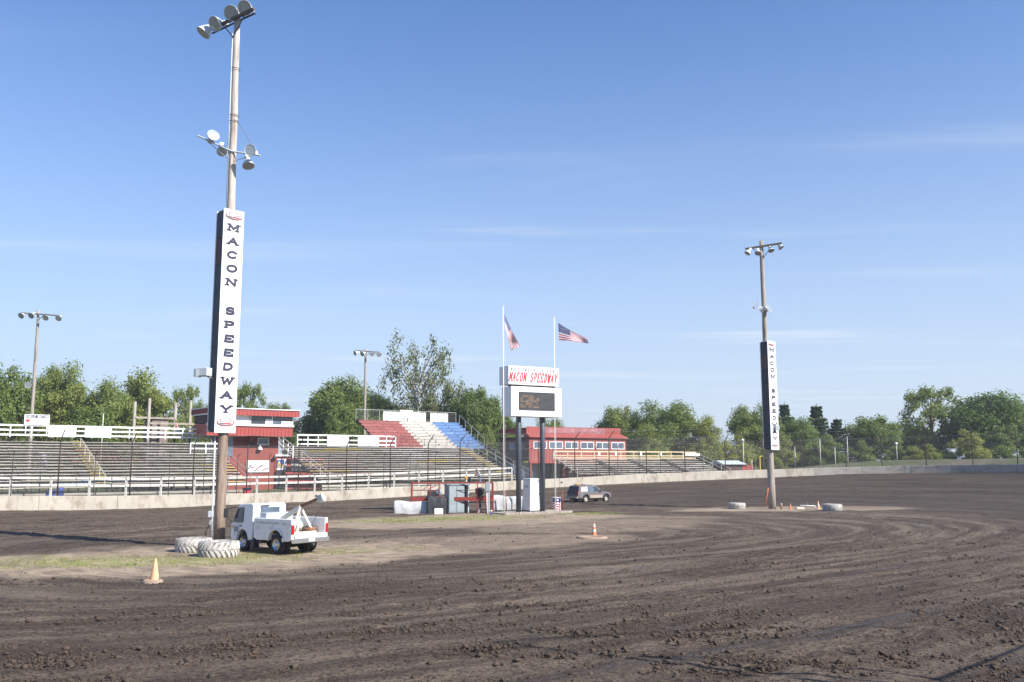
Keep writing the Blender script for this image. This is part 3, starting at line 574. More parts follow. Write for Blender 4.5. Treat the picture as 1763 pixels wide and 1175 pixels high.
# arc position of the first tall post (photo column 118)
def s_at(px): x, y = wall_pt(px); return float(np.interp(-alpha_of(x, y), -fa_, farc))
tall = [s_at(p) for p in (-115, -2, 118, 240, 346, 437, 524, 605, 679, 743, 797, 868, 930, 991, 1049, 1112, 1177, 1245, 1308, 1374, 1448, 1505, 1582, 1660, 1735)] + [s_at(1735) + 6.2, s_at(1735) + 12.4]
def fp(s_, o_, z_): p, nn, al = wallp(s_, o_); return Vector((p.x, p.y, z_)) - fo
HT = 5.35
def ftop(s_): return float(wall_top(wallp(s_)[2])) + HT * (1.0 if s_ < s_at(1245) else 0.88)
for j, s_ in enumerate(tall):
    z0 = float(wall_top(wallp(s_)[2])) - 0.25; zt = ftop(s_) - 0.9; lean = 0.0
    if j in (19, 21): lean = -0.5
    pts = [fp(s_ + lean * -0.6, .42, z0), fp(s_ + lean * .4, .42, zt), fp(s_ + lean * .5, .30, zt + .18), fp(s_ + lean * .7, -.75, zt + .95)]
    MB().tube(pts, [0.062, 0.058, 0.05, 0.042], 8).build('tall_post', M_FPOST, froot)
short = []
s_ = tall[0]
while s_ < s_at(1300):
    if min(abs(s_ - t) for t in tall) > 0.5: short.append(s_)
    s_ += 3.13
for s_ in short:
    z0 = float(wall_top(wallp(s_)[2])) - 0.25; zt = z0 + 3.7
    pts = [fp(s_, .55, z0), fp(s_, .55, zt - .3), fp(s_, .50, zt - .05), fp(s_, .30, zt + .15), fp(s_, .02, zt + .2)]
    MB().tube(pts, [.036, .036, .033, .03, .028], 6).build('hooked_post', M_FPOST, froot)
def cable(o_, hz, r, sag=0.0):
    pts = []
    for a, b in zip(tall, tall[1:]):
        for k in range(5): t = k / 5; s_ = a + (b - a) * t; pts.append(fp(s_, o_, hz(s_) - sag * 4 * t * (1 - t)))
    pts.append(fp(tall[-1], o_, hz(tall[-1]))); MB().tube(pts, r, 4).build('cable', M_CABLE, froot)
wt_ = lambda s_: float(wall_top(wallp(s_)[2]))
cable(-.72, lambda s_: ftop(s_) + .03, .016, .10); cable(.40, lambda s_: ftop(s_) - .95, .014, .05); cable(.40, lambda s_: wt_(s_) + 2.6, .013, .06); cable(.40, lambda s_: wt_(s_) + 3.65, .013, .06)
for a, b in zip(tall, tall[1:]):
    K = 4; rows = [(.38, lambda s_: wt_(s_) - .05), (.38, lambda s_: ftop(s_) - .9), (.26, lambda s_: ftop(s_) - .72), (-.72, lambda s_: ftop(s_))]
    vs = [fp(a + (b - a) * k / K, o_, hz(a + (b - a) * k / K)) for o_, hz in rows for k in range(K + 1)]
    fs = [(r * (K + 1) + k, r * (K + 1) + k + 1, (r + 1) * (K + 1) + k + 1, (r + 1) * (K + 1) + k) for r in range(3) for k in range(K)]
    MB().add(vs, fs).build('wire_mesh_panel', M_NET, froot, fix=False)

# ================================================================== GRANDSTANDS
def ground_l(fr, a, o): p = fr.w(a, o); return gzf(p.x, p.y) - fr.z
def bench_rows(root, fr, aL, aR, n, o0, do, z0, dz, paint, seg=4.9, seat_h=0.075, foot=True, stag=True, skip=None):
    for k in range(n):
        o, z = o0 + do * k, z0 + dz * k; a = aL; j = 0
        cuts = [aL]; x = aL + (seg * (0.5 if (k % 2 and stag) else 1))
        while x < aR - 0.6: cuts.append(x); x += seg
        cuts.append(aR)
        for a0, a1 in zip(cuts, cuts[1:]):
            if skip and skip(k, (a0 + a1) / 2): continue
            zz, zy = z + random.uniform(-.03, .02), z + random.uniform(-.03, .02)
            plank('seat_plank', root, (a0 + .02, o, zz), (a1 - .02, o, zy), 0.27, seat_h, paint(k, (a0 + a1) / 2))
            if k > 0: plank('riser_board', root, (a0 + .02, o + .04, z - dz * .42), (a1 - .02, o + .04, z - dz * .42), 0.03, dz * .46, M_GAPSHADE)  # added dark boards standing in for the shade under the seats
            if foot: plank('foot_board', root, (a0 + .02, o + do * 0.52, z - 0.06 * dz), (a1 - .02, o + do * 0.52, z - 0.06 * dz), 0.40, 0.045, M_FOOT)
def stringers(root, fr, aL, aR, n, o0, do, z0, dz, step=2.45):
    m = max(2, int(round((aR - aL) / step)))
    for i in range(m + 1):
        a = aL + 0.08 + (aR - aL - 0.16) * i / m
        gl = ground_l(fr, a, o0)
        plank('stringer', root, (a, o0 - .2, z0 - .22), (a, o0 + do * n, z0 + dz * n - .22), 0.07, 0.14, M_DKST)
        for k in range(0, n, 1):
            o, z = o0 + do * k, z0 + dz * k
            if i % 1 == 0: plank('seat_bracket', root, (a, o, z - .25), (a, o, z - .05), 0.05, 0.18, M_DKST, up=(0, 1, 0)) if (k + i) % 2 == 0 else None
        for k in (0, n // 3, 2 * n // 3, n - 1):
            plank('leg', root, (a, o0 + do * k, ground_l(fr, a, o0 + do * k) - .05), (a, o0 + do * k, z0 + dz * k - .2), 0.08, 0.08, M_DKST, up=(0, 1, 0))
def guard(root, pts, h, rails, mat, post=1.6, w=0.14, th=0.04, side=(0, -1, 0)):
    """timber guard rail: upright boards and horizontal boards between points"""
    for p, q in zip(pts, pts[1:]):
        p, q = Vector(p), Vector(q); m = max(1, int(round((q - p).length / post)))
        for i in range(m + 1): c = p + (q - p) * i / m; plank('rail_post', root, c + Vector((0, .03, -.1)), c + Vector((0, .03, h + .03)), 0.10, w, mat, up=(0, 1, 0))
        for r in rails: plank('rail_board', root, p + Vector((0, -.045, h * r)), q + Vector((0, -.045, h * r)), th, w, mat)
def handrail(root, pts, h, mat, r=0.022, every=2.2, mids=(0.5,)):
    pts = [Vector(p) for p in pts]; up = Vector((0, 0, 1))
    for p, q in zip(pts, pts[1:]):
        m = max(1, int(round((q - p).length / every)))
        for i in range(m + 1): c = p + (q - p) * i / m; rod('handrail_post', root, c, c + up * h, r, mat)
        for f in (1.0,) + tuple(mids): rod('handrail_bar', root, p + up * h * f, q + up * h * f, r, mat)

# --- left grandstand
frL = Frame(0, 420, 5.6); frL.z = gzf(*frL.w(10, 0).xy)
st = frL.root('grandstand', 'long grey wooden grandstand at far left under the white rail and family section sign', 'grandstand', 'weathered plank grandstands')
aL = frL.hit(-70, 815)[0]; aR = frL.hit(432, 815)[0]
NR, DO = 16, 0.74
z0 = frL.hit(200, 838)[1]; ztop = frL.hit(200, 762.5, DO * (NR - 1))[1]; DZ = (ztop - z0) / (NR - 1)
a_ai = frL.hit(150, 800, 4)[0]
def paintL(k, a):
    if 8 <= k <= 12 and frL.hit(150, 780, 7)[0] < a < frL.hit(245, 780, 7)[0]: return M_SEATR
    if k in (1, 2) and frL.hit(120, 825, 1)[0] < a < frL.hit(195, 825, 1)[0]: return M_SEATB
    if k in (2, 4, 5, 6) and a < frL.hit(75, 805, 3)[0]: return M_SEATW
    if 1 <= k <= 7 and a > frL.hit(385, 805, 2)[0] and random.random() < .5: return M_SEATY
    return M_SEAT
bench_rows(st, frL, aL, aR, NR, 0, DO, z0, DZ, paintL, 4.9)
stringers(st, frL, aL, aR, NR, 0, DO, z0, DZ)
for k in range(NR):   # yellow aisle steps
    z = z0 + DZ * k; plank('aisle_step', st, (a_ai, DO * k - .05, z + .07), (a_ai + 1.25, DO * k - .05, z + .07), 0.30, 0.05, M_SEATY)
handrail(st, [(a_ai + .62, 0, z0 + .1), (a_ai + .62, DO * 13, z0 + DZ * 13)], 0.95, M_OLDW, 0.025, 2.0, ())
oB = DO * NR + .15; aBR = frL.hit(372, 750, oB)[0]
zb0 = frL.hit(150, 753, oB)[1]; zb1 = frL.hit(150, 734.5, oB)[1]
guard(st, [(aL, oB, zb0), (aBR, oB, zb0)], zb1 - zb0, (0.12, 0.55, 0.97), M_WHITE, 1.9, 0.17)
for p0, p1 in ((83, 131), (146, 190)):
    x0, x1 = frL.hit(p0, 740, oB)[0], frL.hit(p1, 740, oB)[0]
    MB().bb(x0, x1, oB - .12, oB - .09, zb0 - .02, zb1 - .06).build('white_panel', M_WHITE, st)
# folded grey tarps hanging below the top rail
# lower front boards and right-hand stair
for zf in (0.25, 0.55): plank('front_board', st, (aL, -.45, z0 - .35 - zf), (aR, -.45, z0 - .35 - zf), 0.05, 0.20, M_SEAT)
xs = frL.hit(417, 764, oB - 3)[0]
guard(st, [(aR - 3.2, DO * 11.6, z0 + DZ * 10.2), (aR + .1, DO * 11.6, z0 + DZ * 10.2)], 1.35, (0.15, 0.58, 0.98), M_WHITE, 1.6, 0.15)
handrail(st, [(aR + .1, DO * 11.6, z0 + DZ * 10.2), (aR + .4, -.3, z0 - .5)], 1.1, M_GALV, 0.026, 2.2)
# family section sign
xf0, zf1 = frL.hit(42, 713.5, oB); xf1, zf0 = frL.hit(84, 733, oB)
sg = empty('family_section_sign', frL.w((xf0 + xf1) / 2, oB - .16, zf0), frL.rz, 'white rectangular board reading family section above the left grandstand rail', 'sign')
wS, hS = xf1 - xf0, zf1 - zf0
MB().bb(-wS / 2, wS / 2, -.02, .02, 0, hS).build('board', M_SIGNW, sg)
for s_ in (-1, 1): MB().bb(s_ * wS * .42 - .04, s_ * wS * .42 + .04, .022, .09, -.85, hS * .9).build('post', M_WHITE, sg)
MB().bb(-wS * .46, wS * .46, -.027, -.0205, hS * .68, hS * .95).build('blue_band', M_LNAVY, sg)
mb = MB(); word(mb, 'FAMILY SECTION', (0, -.036, hS * .815), (1, 0, 0), (0, 0, 1), (0, -1, 0), wS * .048, hS * .19, .035, wS * .063); mb.build('lettering', M_SIGNW, sg)
mb = MB(); word(mb, 'NO ALCOHOL', (wS * .13, -.03, hS * .45), (1, 0, 0), (0, 0, 1), (0, -1, 0), wS * .04, hS * .11, .022, wS * .056) if False else None
for i in range(13): mb.bb(-wS * .22 + i * wS * .051, -wS * .22 + i * wS * .051 + wS * .03, -.026, -.0205, hS * .42, hS * .52)
for i in range(12): mb.bb(-wS * .20 + i * wS * .05, -wS * .20 + i * wS * .05 + wS * .03, -.026, -.0205, hS * .17, hS * .26)
mb.build('small_print', M_PALEG, sg)
mb = MB(); mb.lathe([(0, .0), (1, 0), (1, .01), (0, .01)], 16, (-wS * .36, -.0225, hS * .42), Matrix(((wS * .09, 0, 0), (0, 0, -1), (0, hS * .13, 0)))); mb.build('oval_emblem', M_RED, sg)

# --- middle grandstand
frM = Frame(545, 880, 6.4); frM.z = gzf(*frM.w(10, 0).xy)
sm = frM.root('grandstand', 'grey plank grandstand below the red, white and blue benches in the middle', 'grandstand', 'weathered plank grandstands')
bL, bR = frM.hit(552, 815)[0], frM.hit(893, 815)[0]
NM = 16; y0 = frM.hit(700, 826)[1]; yt = frM.hit(680, 771, DO * (NM - 1))[1]; DZM = (yt - y0) / (NM - 1)
def paintM(k, a):
    if 10 <= k <= 14 and frM.hit(690, 785, 8)[0] < a < frM.hit(790, 785, 8)[0]: return M_SEATW
    if 3 <= k <= 9 and a < frM.hit(600, 800, 4)[0]: return M_SEATR if random.random() < .55 else M_SEATY
    if random.random() < .07: return M_SEATY
    return M_SEAT
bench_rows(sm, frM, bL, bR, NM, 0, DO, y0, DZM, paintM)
stringers(sm, frM, bL, bR, NM, 0, DO, y0, DZM)
for aa in (bR - 2.0,):
    for k in range(NM): plank('aisle_step', sm, (aa, DO * k - .05, y0 + DZM * k + .07), (aa + 1.2, DO * k - .05, y0 + DZM * k + .07), 0.30, 0.05, M_SEATY)
for zf in (0.2, 0.5): plank('front_board', sm, (bL, -.45, y0 - .35 - zf), (bR, -.45, y0 - .35 - zf), 0.05, 0.20, M_SEAT)
oM = DO * NM + .1; m0 = frM.hit(600, 768, oM)[1]; m1 = frM.hit(600, 750, oM)[1]; xL, xR = frM.hit(512, 760, oM)[0], frM.hit(681, 760, oM)[0]
guard(sm, [(xL, oM, m0), (xR, oM, m0)], m1 - m0, (0.12, 0.52, 0.97), M_WHITE, 1.3, 0.16)
guard(sm, [(bL - .15, DO * 10, y0 + DZM * 10), (bL - .15, oM, m0)], m1 - m0, (0.12, 0.55, 0.97), M_WHITE, 1.6, 0.15)
for p0, p1 in ((563, 598), (616, 652)):
    x0, x1 = frM.hit(p0, 757, oM)[0], frM.hit(p1, 757, oM)[0]
    MB().bb(x0, x1, oM - .12, oM - .09, m0 - .05, m1 - .08).build('white_panel', M_WHITE, sm)
handrail(sm, [(bL + .3, DO * 8, y0 + DZM * 8), (bL + 1.0, -.2, y0 - .3)], 1.1, M_OLDW, 0.028, 2.0)
for da in (0.0, 1.3): handrail(sm, [(bR + .1 + da, DO * 15, y0 + DZM * 14.5), (bR + .1 + da, -1.0, y0 - .4)], 1.15, M_GALV, 0.03, 2.2)
for k in range(12): t = k / 11; plank('stair_tread', sm, (bR + .15, DO * 15 - t * (DO * 15 + 1), y0 + DZM * 14.5 * (1 - t) - .4 * t), (bR + 1.35, DO * 15 - t * (DO * 15 + 1), y0 + DZM * 14.5 * (1 - t) - .4 * t), .3, .05, M_DKST)

# --- upper red, white and blue section
frU = Frame(545, 880, 6.4 + oM + 0.5); frU.z = gzf(*frU.w(20, 0).xy)
su = frU.root('upper_grandstand', 'upper tier of benches painted in red, white and blue blocks', 'grandstand')
uL, uR = frU.hit(655, 769)[0], frU.hit(833, 767)[0]; cR, cB = frU.hit(727, 766)[0], frU.hit(786, 767)[0]
NU, DU = 9, 0.80; uz0 = frU.hit(740, 767)[1]; uz1 = frU.hit(700, 726, DU * (NU - 1))[1]; dzu = (uz1 - uz0) / (NU - 1)
for k in range(NU):
    o, z = DU * k, uz0 + dzu * k
    for a0, a1, m in ((uL, cR, M_PRED), (cR, cB, M_PWHT), (cB, uR, M_PBLU)):
        n_ = max(1, int(round((a1 - a0) / 4)))
        for i in range(n_):
            p, q = a0 + (a1 - a0) * i / n_ + .01, a0 + (a1 - a0) * (i + 1) / n_ - .01
            plank('seat_plank', su, (p, o, z), (q, o, z), 0.30, 0.07, m); plank('foot_board', su, (p, o + DU * .5, z - .02), (q, o + DU * .5, z - .02), 0.46, 0.06, m)
            plank('riser_board', su, (p, o - .085, z - dzu * .5), (q, o - .085, z - dzu * .5), 0.04, dzu * .82, m)
for i in range(8):
    a = uL + .1 + (uR - uL - .2) * i / 7
    plank('stringer', su, (a, -.1, uz0 - .3), (a, DU * NU, uz0 + dzu * NU - .3), .08, .18, M_DKST)
    for k in (0, 4, NU - 1): plank('leg', su, (a, DU * k + .3, ground_l(frU, a, DU * k) - .05), (a, DU * k + .3, uz0 + dzu * k - .3), .1, .1, M_DKST, up=(0, 1, 0))
oU = DU * NU + .05; zU = uz0 + dzu * (NU - 1) - .1; hU = frU.hit(700, 708, oU)[1] - zU
nf = 9
for i in range(nf + 1): a = uL + (uR - uL) * i / nf; rod('back_post', su, (a, oU, zU - .3), (a, oU, zU + hU), .035, M_GALV)
rod('back_bar', su, (uL, oU, zU + hU), (uR, oU, zU + hU), .025, M_GALV); rod('back_bar', su, (uL, oU, zU + .1), (uR, oU, zU + .1), .025, M_GALV)
MB().add([(uL, oU + .03, zU), (uR, oU + .03, zU), (uR, oU + .03, zU + hU), (uL, oU + .03, zU + hU)], [(0, 1, 2, 3)]).build('wire_mesh_panel', M_NET, su, fix=False)
for k in range(NU): rod('side_post', su, (uR + .05, DU * k, uz0 + dzu * k - .2), (uR + .05, DU * k, uz0 + dzu * k + 1.1), .03, M_GALV) if k % 2 == 0 else None
rod('side_bar', su, (uR + .05, 0, uz0 + 1.1), (uR + .05, DU * (NU - 1), uz0 + dzu * (NU - 1) + 1.1), .03, M_GALV)
for k in range(9): rod('front_post', su, (uL + 1 + (uR - uL - 2) * k / 8, -.4, uz0 - .25), (uL + 1 + (uR - uL - 2) * k / 8, -.4, uz0 + .85), .025, M_DKST)
M_PALE = pm('pale_green_panel', (0.56, 0.60, 0.55), 0.06, 1, 0.7)
for p0, p1, n_ in ((659, 733, 9), (740, 771, 5)):
    x0, x1 = frU.hit(p0, 720, oU)[0], frU.hit(p1, 720, oU)[0]
    for i in range(n_): w_ = (x1 - x0) / n_; MB().bb(x0 + w_ * i + .03, x0 + w_ * (i + 1) - .03, oU - .09, oU - .06, zU + .05, zU + hU * .9).build('pale_panel', M_PALE, su)
x0, x1 = frU.hit(688, 713, oU)[0], frU.hit(709, 713, oU)[0]; z_1, z_0 = frU.hit(698, 706.5, oU)[1], frU.hit(698, 720, oU)[1]
bsn = empty('blank_white_sign', frU.w((x0 + x1) / 2, oU - .14, zU), frU.rz, 'blank white board on posts at the back of the red, white and blue benches', 'sign')
MB().bb(-(x1 - x0) / 2, (x1 - x0) / 2, -.02, .02, z_0 - zU, z_1 - zU).build('board', M_SIGNW, bsn)
for s_ in (-.3, .3): MB().bb(s_ - .04, s_ + .04, .0215, .043, 0, z_0 - zU + .3).build('post', M_DKST, bsn)

# --- right-hand grandstand with bare lumber rail
frR = Frame(992, 1225, 2.4); frR.z = gzf(*frR.w(5, 0).xy)
sr = frR.root('small_grandstand', 'low grandstand with bare lumber top rail beside the red two-storey building', 'grandstand')
rL, rR = frR.hit(994, 818)[0], frR.hit(1246, 808)[0]
NRR, DR = 8, 0.78; r0 = frR.hit(1100, 815.5)[1]; r1 = frR.hit(1095, 792, DR * (NRR - 1))[1]; dr = (r1 - r0) / (NRR - 1)
ais = [rL + (rR - rL) * f for f in (.26, .5, .74)]
bench_rows(sr, frR, rL, rR, NRR, 0, DR, r0, dr, lambda k, a: M_SEATW if random.random() < .12 else M_SEAT, 3.1, 0.09, True, True, None)
stringers(sr, frR, rL, rR, NRR, 0, DR, r0, dr, 3.1)
oR = DR * NRR; t0 = frR.hit(1100, 789, oR)[1]; t1 = frR.hit(1100, 778, oR)[1]
guard(sr, [(rL, oR, t0), (rR, oR, t0)], t1 - t0, (0.0, 0.35, 0.97), M_CREAM, 2.0, 0.15)
for i, px in enumerate((1031, 1060, 1103, 1137, 1196)):
    a = frR.hit(px, 783, oR)[0]; MB().bb(a - .15, a + .15, oR - .12, oR - .09, t0 + .25, t1 - .1).build('white_board', M_WHITE, sr)
x0, x1 = frR.hit(1178, 783, oR)[0], frR.hit(1204, 783, oR)[0]; MB().bb(x0, x1, oR - .17, oR - .13, t0 + .3, t1 - .15).build('white_panel', M_OLDW, sr)
handrail(sr, [(rL - .1, oR, t0 - .2), (rL - .1, -.2, r0 - .4)], 1.0, M_OLDW, 0.03, 1.6)
handrail(sr, [(rR + .05, oR, t0 - .2), (rR + .6, -.6, r0 - .4)], 1.0, M_OLDW, 0.03, 1.9)
for a in ais:
    for k in range(NRR): plank('aisle_step', sr, (a - .5, DR * k - .1, r0 + dr * k + .075), (a + .5, DR * k - .1, r0 + dr * k + .075), 0.24, 0.05, M_FOOT)

# --- whitewashed rail fence in front of the stands
rf0 = s_at(-100); rf1 = s_at(905)
rroot = empty('rail_fence', (*wallp(s_at(400), 3.2)[0], gzf(*wallp(s_at(400), 3.2)[0])), 0, 'whitewashed two-rail wooden fence along the foot of the grandstands', 'fence')
ro = Vector(rroot.location); pp = []
n_ = int((rf1 - rf0) / 3.05)
for i in range(n_ + 1):
    s_ = rf0 + (rf1 - rf0) * i / n_; p, nn, al = wallp(s_, 3.0); z = gzf(p.x, p.y); pp.append(Vector((p.x, p.y, z)) - ro)
    plank('fence_post', rroot, pp[-1] + Vector((0, 0, -.2)), pp[-1] + Vector((0, 0, 1.72 + random.uniform(-.03, .03))), .16, .13, M_OLDW, up=(0, 1, 0))
for p, q in zip(pp, pp[1:]):
    for h in (1.66, 1.05): plank('fence_rail', rroot, p + Vector((.05, -.11, h)), q + Vector((-.05, -.11, h + random.uniform(-.03, .03))), .05, .19, M_OLDW)

# ================================================================== BUILDINGS
def siding(root, name, x0, x1, y, z0, z1, mat, step=0.30, side=-1):
    """ribbed metal sheet facing -y (or +y)"""
    mb = MB(); n = max(1, int((x1 - x0) / step)); prof = []
    for i in range(n):
        a = x0 + (x1 - x0) * i / n; w = (x1 - x0) / n
        prof += [(a, 0), (a + w * .72, 0), (a + w * .80, .035), (a + w * .92, .035)]
    prof.append((x1, 0)); k = len(prof)
    vs = [(a, y + side * d, z0) for a, d in prof] + [(a, y + side * d, z1) for a, d in prof] + [(x0, y - side * .04, z0), (x1, y - side * .04, z0), (x1, y - side * .04, z1), (x0, y - side * .04, z1)]
    fs = [(i, i + 1, k + i + 1, k + i) for i in range(k - 1)] + [(2 * k, 2 * k + 1, 2 * k + 2, 2 * k + 3), (0, k, 2 * k + 3, 2 * k), (k - 1, 2 * k - 1, 2 * k + 2, 2 * k + 1), tuple(list(range(k)) + [2 * k + 1, 2 * k]), tuple(list(range(k, 2 * k)) + [2 * k + 2, 2 * k + 3])]
    return mb.add(vs, fs).build(name, mat, root)
def window(root, x0, x1, y, z0, z1, panes=2, fw=.07, mat=M_WHITE, glass=M_GLASS):
    w = MB(); w.bb(x0, x1, y - .06, y + .02, z0, z0 + fw).bb(x0, x1, y - .06, y + .02, z1 - fw, z1)
    for i in range(panes + 1): c = x0 + fw / 2 + (x1 - x0 - fw) * i / panes; w.bb(c - fw / 2, c + fw / 2, y - .057, y + .017, z0 + fw, z1 - fw)
    f = w.build('window', mat, root)
    for i in range(panes):
        a, b = x0 + fw / 2 + (x1 - x0 - fw) * i / panes, x0 + fw / 2 + (x1 - x0 - fw) * (i + 1) / panes
        MB().bb(a + fw / 2, b - fw / 2, y - .02, y + .0, z0 + fw, z1 - fw).build('pane', glass, f)
    return f
# announcers' tower
frT = Frame(380, 520, 14.0); frT.z = gzf(*frT.w(2, 0).xy)
tw = frT.root('announcer_tower', 'red announcer tower with overhanging windowed upper floor between the grandstands', 'building')
hx = lambda px, py, o=0: frT.hit(px, py, o)
x0, x1 = hx(357, 730)[0], hx(505, 730)[0]; D = 4.6
zU0, zU1 = hx(430, 751)[1], hx(430, 704)[1]; zs = hx(430, 734)[1]; zw0 = hx(430, 731)[1]; zw1 = hx(430, 716)[1]
MB().bb(x0 + .08, x1 - .08, .1, D, zU0 + .05, zw0).build('upper_floor_wall', M_RSID, tw)
siding(tw, 'red_siding', x0, x1, .05, zU0, zs, M_RSID, .42)
MB().bb(x0 - .05, x1 + .05, -.12, .2, zs, zw0 + .05).build('window_ledge', M_WHITE, tw)
MB().bb(x0 + .1, x1 - .25, .6, D - .1, zw0 + .05, zw1).build('dark_interior', M_DBRN, tw)
for px0, px1, m in ((357, 378, M_SIGNW), (378, 406, M_SIGNW), (406, 430, M_SIGNW)): a, b = hx(px0, 724)[0], hx(px1, 724)[0]; MB().bb(a + .03, b - .03, .02, .08, zw0 + .05, zw1).build('white_panel', m, tw)
for px0, px1 in ((433, 456), (470, 504)): a, b = hx(px0, 724)[0], hx(px1, 724)[0]; MB().bb(a, b, .05, .09, zw0 + .05, zw1).build('window_pane', M_GLASS, tw)
a, b = hx(457, 724)[0], hx(468, 724)[0]; MB().bb(a, b, .03, .08, zw0 + .05, zw0 + .05 + (zw1 - zw0) * .62).build('white_panel', M_SIGNW, tw); MB().bb(a, b, .05, .09, zw0 + .06 + (zw1 - zw0) * .62, zw1).build('window_pane', M_GLASS, tw)
a, b = hx(485, 724)[0], hx(503, 724)[0]; MB().bb(a, b, .01, .045, zw0 + .05, zw0 + .05 + (zw1 - zw0) * .42).build('white_panel', M_SIGNW, tw)
a, b = hx(470.5, 724)[0], hx(484.5, 724)[0]; MB().bb(a, b, .0, .045, zw0 + .05, zw0 + .05 + (zw1 - zw0) * .42).build('open_sash', M_GLASS2, tw)
for px in (431.5, 469, 504): a = hx(px, 724)[0]; MB().bb(a - .05, a + .05, -.02, .1, zw0 + .05, zw1).build('mullion', M_WHITE, tw)
rx0, rx1 = x0 - .15, hx(512, 712)[0]; MB().bb(rx0 + .05, rx1 - .05, -.55, D + .3, zw1, zw1 + .12).build('soffit', M_WHITE, tw)
siding(tw, 'roof_fascia', rx0, rx1, -.6, zw1 - .02, zU1 - .1, M_RSID, .42)
MB().bb(rx0, rx1, -.55, D + .3, zw1 + .125, zU1 - .12).build('roof', M_RBRK, tw)
MB().bb(rx0 - .05, rx1 + .05, -.72, D + .35, zU1 - .095, zU1).build('roof_edge', M_WHITE, tw)
lx0, lx1 = hx(380, 780, 1.6)[0], hx(479, 780, 1.6)[0]
MB().bb(lx0, lx1, 1.6, D - .2, -.3, zU0 + .04).build('lower_block_wall', M_RBRK, tw)
a0, a1 = hx(443, 760, 1.6)[0], hx(463, 760, 1.6)[0]; q0, q1 = hx(453, 766.5, 1.6)[1], hx(453, 754, 1.6)[1]; wn = window(tw, a0, a1, 1.57, q0, q1, 1, .1)
d0, d1 = hx(389, 770, 1.6)[0], hx(401, 770, 1.6)[0]; MB().bb(d0, d1, 1.53, 1.59, hx(395, 786, 1.6)[1], hx(395, 752.5, 1.6)[1]).build('door', M_GLASS2, tw)
MB().bb(hx(427, 764, 1.6)[0], hx(435, 764, 1.6)[0], 1.2, 1.59, hx(430, 767, 1.6)[1], hx(430, 761, 1.6)[1]).build('loudspeaker', M_BLACK, tw)
mb = MB(); lp = hx(446, 770, 1.6); mb.lathe([(.04, .5), (.2, .25), (.32, 0), (.3, -.02)], 12, (lp[0], 1.35, lp[1] - .3)); mb.build('wall_lamp', M_WHITE, tw)
mb = MB(); lp = hx(471, 789, 1.6); mb.lathe([(.05, .3), (.28, 0), (.25, -.02)], 12, (lp[0], 1.3, lp[1])); mb.build('wall_lamp', M_DKST, tw)
MB().bb(hx(494, 705, 2)[0] - .15, hx(494, 705, 2)[0] + .15, 1.8, 2.1, zU1 + .002, zU1 + .35).build('roof_vent', M_DKST, tw)
# banner on the tower wall
q0, q1 = hx(424, 813.5, 1.5)[1], hx(424, 793, 1.5)[1]; a0, a1 = hx(424, 805, 1.5)[0], hx(464, 805, 1.5)[0]
bn = empty('white_banner', frT.w((a0 + a1) / 2, 1.45, q0), frT.rz, 'white advertising banner with red scribble on the foot of the announcer tower', 'banner')
MB().bb(-(a1 - a0) / 2, (a1 - a0) / 2, 0, .03, 0, q1 - q0).build('sheet', M_SIGNW, bn)
mb = MB()
for i in range(7): t = i / 6; mb.bar((-1.2 + t * 2.0, -.012, .35 + .25 * math.sin(i * 2.1)), (-.8 + t * 2.0, -.012, .55 + .25 * math.cos(i * 1.7)), .12, .012, 0 if i % 2 else 1, up=(0, -1, 0))
mb.build('lettering', [M_RED, M_DKST], bn)['kind'] = 'stuff'
# low red building with posters, right of the tower
frB = Frame(478, 560, 15.5); frB.z = gzf(*frB.w(2, 0).xy)
lb = frB.root('low_red_building', 'low red building with white roof edge and posters just right of the announcer tower', 'building')
hb = frB.hit; x0, x1 = hb(474, 800)[0], hb(556, 800)[0]; zt = hb(500, 786)[1]
siding(lb, 'front_wall', x0, x1, 0, -.3, zt, M_RSID, .5); MB().bb(x0, x1, .05, 5, -.3, zt - .02).build('wall', M_RBRK, lb); MB().bb(x0 - .1, x1 + .1, -.25, 5.2, zt + .002, zt + .22).build('roof_edge', M_WHITE, lb)
MB().bb(hb(474, 812)[0], hb(490, 812)[0], -.2, -.06, -.2, hb(480, 811)[1]).build('dark_opening', M_BLACK, lb)
def poster(fr, px0, px1, py0, py1, o, label, deco):
    a0, a1 = fr.hit(px0, (py0 + py1) / 2, o)[0], fr.hit(px1, (py0 + py1) / 2, o)[0]; q0, q1 = fr.hit(px0, py1, o)[1], fr.hit(px0, py0, o)[1]
    r = empty('poster', fr.w((a0 + a1) / 2, o, q0), fr.rz, label, 'poster'); w, h = a1 - a0, q1 - q0
    MB().bb(-w / 2, w / 2, 0, .03, 0, h).build('sheet', M_SIGNW, r); deco(r, w, h)
def d1_(r, w, h):
    MB().bb(-w * .5, w * .28, -.012, -.001, h * .18, h * .92).build('blue_shield', M_BLUE, r)
    mb = MB(); word(mb, 'AL', (-w * .12, -.022, h * .62), (1, 0, 0), (0, 0, 1), (0, -1, 0), w * .3, h * .4, .09, w * .34); mb.bb(-w * .42, w * .2, -.02, -.0125, h * .25, h * .36); mb.build('yellow_lettering', M_YELL, r)
def d2_(r, w, h):
    mb = MB()
    for i in range(5): mb.bb(-w * .48 + i * w * .05, -w * .45 + i * w * .05, -.012, -.001, h * .25, h * .85)
    for i in range(5): mb.bb(-w * .1, w * .4, -.012, -.001, h * (.12 + i * .16), h * (.2 + i * .16))
    mb.bb(-w * .15, -w * .14, -.012, -.001, h * .1, h * .9)
    mb.build('lettering', M_DKST, r)['kind'] = 'stuff'
poster(frB, 477, 493, 790.5, 809.5, -.12, 'white poster with blue shield and yellow letters on the low red building', d1_)
poster(frB, 502, 541, 791, 811, -.12, 'wide white poster with black lettering on the low red building', d2_)

